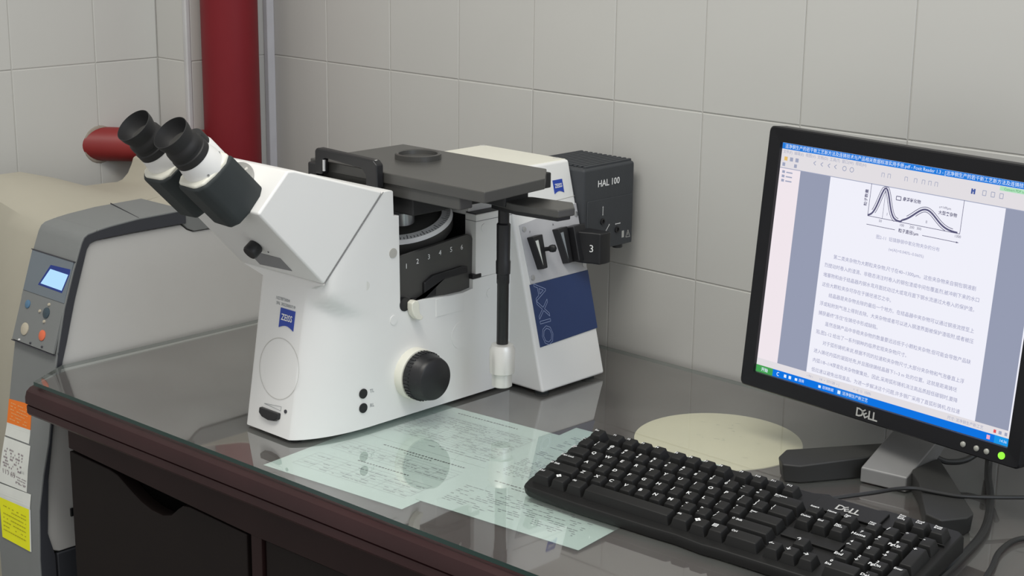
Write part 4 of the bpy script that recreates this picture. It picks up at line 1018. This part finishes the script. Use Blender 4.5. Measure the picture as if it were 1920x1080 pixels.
sq('taskbar_icons', [R4(42, 2.4, 45.5, 6), R4(49, 2.4, 52.5, 6), R4(58, 2.6, 61.5, 5.6), R4(92, 2.6, 95.5, 5.6), R4(119, 2.2, 123, 6.2)] + stroke([(33.5 + 2 * math.cos(k), 4.2 + 2 * math.sin(k)) for k in [1 + i * 0.6 for i in range(8)]], 0.8), M['s_lite'], 3)
stx('task_text', '洁净钢生产新工艺', 4.4, 125.5, 4.2, M['s_lite'], 4); stx('task_text', '连铸', 4.0, 63.5, 4.2, M['s_lite'], 4); stx('task_text', '连铸数据', 4.0, 97.5, 4.2, M['s_lite'], 4)
sq('tray', [R4(320, 0, W_, 8.5)], emit('screen_tray', rgb(30, 150, 232)), 2)
stx('tray_text', '14:36', 4.0, 326, 4.2, M['s_lite'], 4)
sq('tray_icon', [R4(311, 2, 315, 6.5)], emit('screen_pink', rgb(240, 170, 200)), 3)
def maker(parent, size, x, y, z, m):
    for ch, dx, rot in (('D', -1.02, 0), ('E', -0.33, 34), ('L', 0.36, 0), ('L', 0.92, 0)):
        a = math.radians(rot)
        text('maker_letter', ch, size * (0.92 if rot else 1), (x + dx * size * 0.78, y, z), (math.cos(a), math.sin(a), 0), (-math.sin(a), math.cos(a), 0), m, parent, world=False, bold=True, sx=1.08)
maker(mon, 13.5 * mm, 166.0 * mm, -10.2 * mm, 5.25 * mm, M['logo_silver'])
for x in (288.2, 304.3, 316.4):
    lathe('menu_button', [(3.0 * mm, 0), (3.0 * mm, 1.6 * mm), (2.0 * mm, 2.4 * mm)], (x * mm, -9.8 * mm, 4.4 * mm), (0, 0, 1), M['btn'], mon, 18, world=False)
lathe('power_button', [(3.8 * mm, 0), (3.8 * mm, 1.6 * mm), (2.4 * mm, 2.4 * mm)], (333.9 * mm, -9.4 * mm, 4.4 * mm), (0, 0, 1), M['green_led'], mon, 20, world=False)
# stand: sloping silver neck and two spread feet (world coordinates)
def nk(a): return a
pl = Vector((1.1568, -0.2185, 0)); pr = Vector((1.2070, -0.2045, 0)); bd = Vector((0.0916, 0.9958, 0))
pr = pl + Vector((0.9958, -0.0916 + 0.35 * 0, 0)).normalized() * 0.0525 + bd * 0.012
prof_n = [(0.0, 0.7515), (0.0, 0.7685), (0.062, 0.8030), (0.095, 0.8215), (0.100, 0.860), (0.112, 0.860), (0.112, 0.815), (0.075, 0.792), (0.030, 0.7515)]
hexa('neck', [pl + bd * d + Vector((0, 0, z)) for d, z in prof_n], [pr + bd * d + Vector((0, 0, z)) for d, z in prof_n], M['neck'], mon, bevel=0.0018)
def foot(top, dz=0.022, slope=()):
    bot = [(x, y) for x, y in top]
    bm = bmesh.new()
    cx = sum(p[0] for p in top) / len(top); cy = sum(p[1] for p in top) / len(top)
    hi = [(x, y, 0.7530 + h) for (x, y), h in zip(top, slope)]
    lo = [(cx + (x - cx) * 0.94, cy + (y - cy) * 0.94, 0.7505) for x, y in top]
    bm_prism(bm, lo, hi)
    return finish('foot', bm, M['base'], mon, bevel=0.0022)
foot([(1.0740, -0.2420), (1.0790, -0.2640), (1.0950, -0.2800), (1.1120, -0.2700), (1.1550, -0.2010), (1.1640, -0.1480), (1.1450, -0.1550)], slope=(0.0215, 0.0200, 0.0190, 0.0190, 0.0230, 0.0260, 0.0250))
foot([(1.2160, -0.1560), (1.2110, -0.2030), (1.2350, -0.2300), (1.2800, -0.2950), (1.3000, -0.3000), (1.3160, -0.2740), (1.3160, -0.2600), (1.2260, -0.1640)], slope=(0.0260, 0.0240, 0.0230, 0.0190, 0.0190, 0.0190, 0.0200, 0.0260))

# ================================================================== keyboard
K = 0.01905
KEX, KEY_ = Vector((0.9989, 0.0466, 0)).normalized(), Vector((-0.0456, 0.9782, 0.2023)).normalized()
KN = KEX.cross(KEY_).normalized(); KEY_ = KN.cross(KEX)
kb = thing('keyboard', 'black full-size computer keyboard with white legends, tilted up on its rear feet', 'keyboard', (0.9240, -0.5061, 0.7750), (KEX, KEY_, KN))
TOPZ = -0.0005
def uv(u, v, n=0.0): return Vector((u * K, v * K, n))
# case: wedge with a low front chin
out = [(-0.42, 0.25), (-0.30, -0.32), (0.10, -0.52), (3.6, -0.62), (8.6, -0.58), (10.2, -0.50), (12.0, -0.62), (12.8, -0.55), (22.2, -0.42), (22.85, -0.25), (23.0, 0.3), (23.0, 6.75), (22.7, 7.0), (18.6, 7.02), (18.2, 6.85), (15.6, 6.85), (15.2, 7.02), (14.4, 6.72), (0.0, 6.72), (-0.42, 6.60)]
bm = bmesh.new()
def ntop(v): return -0.0105
def nbot(v): return -0.0227 - 0.0012 * max(0, v)
lo = [uv(u * 0.998 + 0.02, v * 0.99 + 0.03, nbot(v)) for u, v in out]
mid = [uv(u, v, ntop(v) - 0.0035) for u, v in out]
tp = [uv(11.3 + (u - 11.3) * 0.994, 3.1 + (v - 3.1) * 0.972, ntop(v)) for u, v in out]
R_ = [[bm.verts.new(p) for p in P] for P in (lo, mid, tp)]
for a, b in zip(R_, R_[1:]):
    for k in range(len(a)):
        j = (k + 1) % len(a); bm.faces.new((a[k], a[j], b[j], b[k]))
bm.faces.new(R_[-1]); bm.faces.new(list(reversed(R_[0])))
finish('case', bm, M['kb'], kb, world=False, bevel=0.0012)
# raised banks between the key groups
for name, u0, v0, u1, v1 in (('bank', 15.08, 2.1, 18.42, 2.95), ('bank', 15.02, 5.15, 22.7, 5.22), ('bank', 15.02, 5.15, 19.0, 6.5)):
    box(name, uv(u0, v0, -0.012), uv(u1, v1, -0.0075), M['kb'], kb, world=False, bevel=0.001)
for s_ in (1.2, 21.6):
    box('rear_foot', uv(s_ - 0.6, 6.0, -0.0486), uv(s_ + 0.6, 6.4, -0.028), M['kb'], kb, world=False, bevel=0.001)
_kc = {}
def keycap(u, v, w=1.0, h=1.0, leg=None, size=0.0044, two=None, white=False):
    """u, v: key centre in key units"""
    if (w, h) not in _kc:
        b = bmesh.new(); g = 0.0010
        x0, y0, x1, y1 = -w * K / 2 + g, -h * K / 2 + g, w * K / 2 - g, h * K / 2 - g
        lo_ = [(x0, y0, -0.0105), (x1, y0, -0.0105), (x1, y1, -0.0105), (x0, y1, -0.0105)]
        ix, iyb, iyf = 0.0028, 0.0016, 0.0030
        hi_ = [(x0 + ix, y0 + iyf, TOPZ), (x1 - ix, y0 + iyf, TOPZ), (x1 - ix, y1 - iyb, TOPZ + 0.0007), (x0 + ix, y1 - iyb, TOPZ + 0.0007)]
        bm_prism(b, lo_, hi_)
        bmesh.ops.bevel(b, geom=[e for e in b.edges if sum(1 for q in e.verts if q.co.z > -0.005) >= 1], offset=0.0011, segments=2, affect='EDGES', profile=0.6)
        bmesh.ops.recalc_face_normals(b, faces=b.faces)
        me = bpy.data.meshes.new('keycap'); b.to_mesh(me); b.free()
        for p in me.polygons: p.use_smooth = True
        me.set_sharp_from_angle(angle=math.radians(50)); me.materials.append(M['key'])
        _kc[(w, h)] = me
    o = bpy.data.objects.new('keycap', _kc[(w, h)]); COL.objects.link(o); o.parent = kb
    o.location = uv(u, v); WM[o.name] = WM[kb.name] @ Matrix.Translation(o.location)
    lz = TOPZ + 0.0009
    lx = -w * K / 2 + 0.0044; 
    def lt(s, sz, x, y, al='LEFT', sx=1.0):
        me = text_mesh(s, sz, al, True, 0.8)
        me.transform(Matrix.Translation((x, y, lz)) @ Matrix.Diagonal((sx, 1, 1, 1))); me.materials.clear(); me.materials.append(M['legend']); me.name = 'legend'
        q = bpy.data.objects.new('legend', me); COL.objects.link(q); q.parent = o
    if leg:
        if len(leg) == 1: lt(leg, 0.0066, lx + 0.0014, h * K / 2 - 0.0072, 'CENTER', 1.1)
        else: lt(leg, 0.0034 if '\n' in leg else 0.0040, lx - 0.0008, h * K / 2 - 0.0062, 'LEFT')
    if two:
        lt(two[0], 0.0050, lx + 0.0010, h * K / 2 - 0.0052, 'CENTER', 1.1); lt(two[1], 0.0054, lx + 0.0008, h * K / 2 - 0.0108, 'CENTER', 1.1)
    return o
FV = 5.694
keycap(0.5, FV, leg='Esc')
fu = [1.85, 2.85, 3.85, 4.85, 6.20, 7.20, 8.20, 9.20, 10.55, 11.55, 12.55, 13.55]
for i, u in enumerate(fu): keycap(u, FV, leg='F%d' % (i + 1))
for i, (a, b) in enumerate(zip('~!@#$%^&*()_+', '`1234567890-=')): keycap(0.5 + i, 4.5, two=(a, b))
keycap(14.0, 4.5, 2.0, leg='Backspace\n←—')
keycap(0.75, 3.5, 1.5, leg='Tab\n⇄')
for i, c in enumerate('QWERTYUIOP'): keycap(2.0 + i, 3.5, leg=c)
keycap(12.0, 3.5, two=('{', '[')); keycap(13.0, 3.5, two=('}', ']')); keycap(14.25, 3.5, 1.5, two=('|', '\\'))
keycap(0.875, 2.5, 1.75, leg='Caps Lock')
for i, c in enumerate('ASDFGHJKL'): keycap(2.25 + i, 2.5, leg=c)
keycap(11.25, 2.5, two=(':', ';')); keycap(12.25, 2.5, two=('"', "'")); keycap(13.875, 2.5, 2.25, leg='Enter\n←')
keycap(1.125, 1.5, 2.25, leg='⇧ Shift')
for i, c in enumerate('ZXCVBNM'): keycap(2.75 + i, 1.5, leg=c)
keycap(9.75, 1.5, two=('<', ',')); keycap(10.75, 1.5, two=('>', '.')); keycap(11.75, 1.5, two=('?', '/')); keycap(13.625, 1.5, 2.75, leg='⇧ Shift')
keycap(0.65, 0.5, 1.3, leg='Ctrl'); keycap(1.85, 0.5, 1.1, leg='❖'); keycap(3.0, 0.5, 1.2, leg='Alt')
keycap(6.55, 0.5, 5.9)
keycap(10.1, 0.5, 1.2, leg='Alt'); keycap(11.25, 0.5, 1.1, leg='❖'); keycap(12.35, 0.5, 1.1, leg='▤'); keycap(13.95, 0.5, 2.1, leg='Ctrl')
NU = -0.033
for r, (v, row) in enumerate(((4.5, ('Insert', 'Home', 'Page\nUp')), (3.5, ('Delete', 'End', 'Page\nDown')))):
    for i, s in enumerate(row): keycap(15.75 + i + NU, v, leg=s)
keycap(16.75 + NU, 1.5, leg='↑'); keycap(15.75 + NU, 0.5, leg='←'); keycap(16.75 + NU, 0.5, leg='↓'); keycap(17.75 + NU, 0.5, leg='→')
NP = 0.123
for i, s in enumerate(('Print\nScrn\nSysRq', 'Scroll\nLock', 'Pause\nBreak')): keycap(20.0 + i + NP, FV + 0.05, leg=s)
for i, s in enumerate(('Num\nLock', '/', '*', '-')): keycap(19.0 + i + NP, 4.5, leg=s)
for v, row in ((3.5, (('7', 'Home'), ('8', '↑'), ('9', 'PgUp'))), (2.5, (('4', '←'), ('5', None), ('6', '→'))), (1.5, (('1', 'End'), ('2', '↓'), ('3', 'PgDn')))):
    for i, (a, b) in enumerate(row):
        k_ = keycap(19.0 + i + NP, v, two=(a, b) if b else None, leg=None if b else a)
keycap(22.0 + NP, 3.0, 1.0, 2.0, leg='+'); keycap(22.0 + NP, 1.0, 1.0, 2.0, leg='Enter')
keycap(19.5 + NP, 0.5, 2.0, 1.0, two=('0', 'Ins')); keycap(21.0 + NP, 0.5, two=('.', 'Del'))
maker(kb, 0.0125, 17.05 * K, 5.72 * K, -0.0070, M['logo_silver'])
tube('keyboard_cable', [(1.2000, -0.3600, 0.783), (1.2150, -0.3350, 0.784), (1.2275, -0.3050, 0.783), (1.2330, -0.2760, 0.780), (1.2440, -0.2560, 0.7785), (1.2650, -0.2460, 0.777), (1.2880, -0.2360, 0.7765), (1.3150, -0.2080, 0.775), (1.3400, -0.1780, 0.7735), (1.3700, -0.1450, 0.772), (1.42, -0.10, 0.762), (1.47, -0.05, 0.7535), (1.53, -0.016, 0.7535), (1.62, -0.009, 0.7535), (1.80, -0.008, 0.7535)], 0.0022, M['cable'], kb)

# ------------------------------------------------------------------ loose leads on the desk
c = tube('power_lead', [(1.2330, -0.0700, 0.800), (1.2420, -0.0850, 0.765), (1.2560, -0.1120, 0.7550), (1.2900, -0.1720, 0.7545), (1.3260, -0.2560, 0.7545), (1.3440, -0.3450, 0.7545), (1.3580, -0.4300, 0.7545), (1.3900, -0.520, 0.7545), (1.50, -0.56, 0.7545), (1.70, -0.50, 0.7545), (1.92, -0.46, 0.7545)], 0.0043, M['cable'])
tag(c, 'thick black lead running forward over the glass from behind the monitor foot', 'cable', 'leads on the desk')
tube('signal_cable', [(1.2100, -0.1560, 0.7800), (1.2210, -0.1420, 0.7720), (1.2330, -0.1150, 0.7720), (1.2420, -0.0780, 0.7900), (1.2460, -0.0600, 0.815)], 0.0034, M['cable'], mon)
c = tube('loose_lead', [(1.90, -0.030, 0.7535), (1.70, -0.060, 0.7535), (1.55, -0.130, 0.7535), (1.4400, -0.2000, 0.7535), (1.3950, -0.2170, 0.7535), (1.3620, -0.2420, 0.7535), (1.3600, -0.2850, 0.7535), (1.3730, -0.3280, 0.7535), (1.3850, -0.3650, 0.7535), (1.42, -0.43, 0.7535), (1.52, -0.47, 0.7535), (1.70, -0.42, 0.7535), (1.92, -0.36, 0.7535)], 0.0028, M['cable'])
tag(c, 'thin black lead curving over the glass right of the keyboard', 'cable', 'leads on the desk')
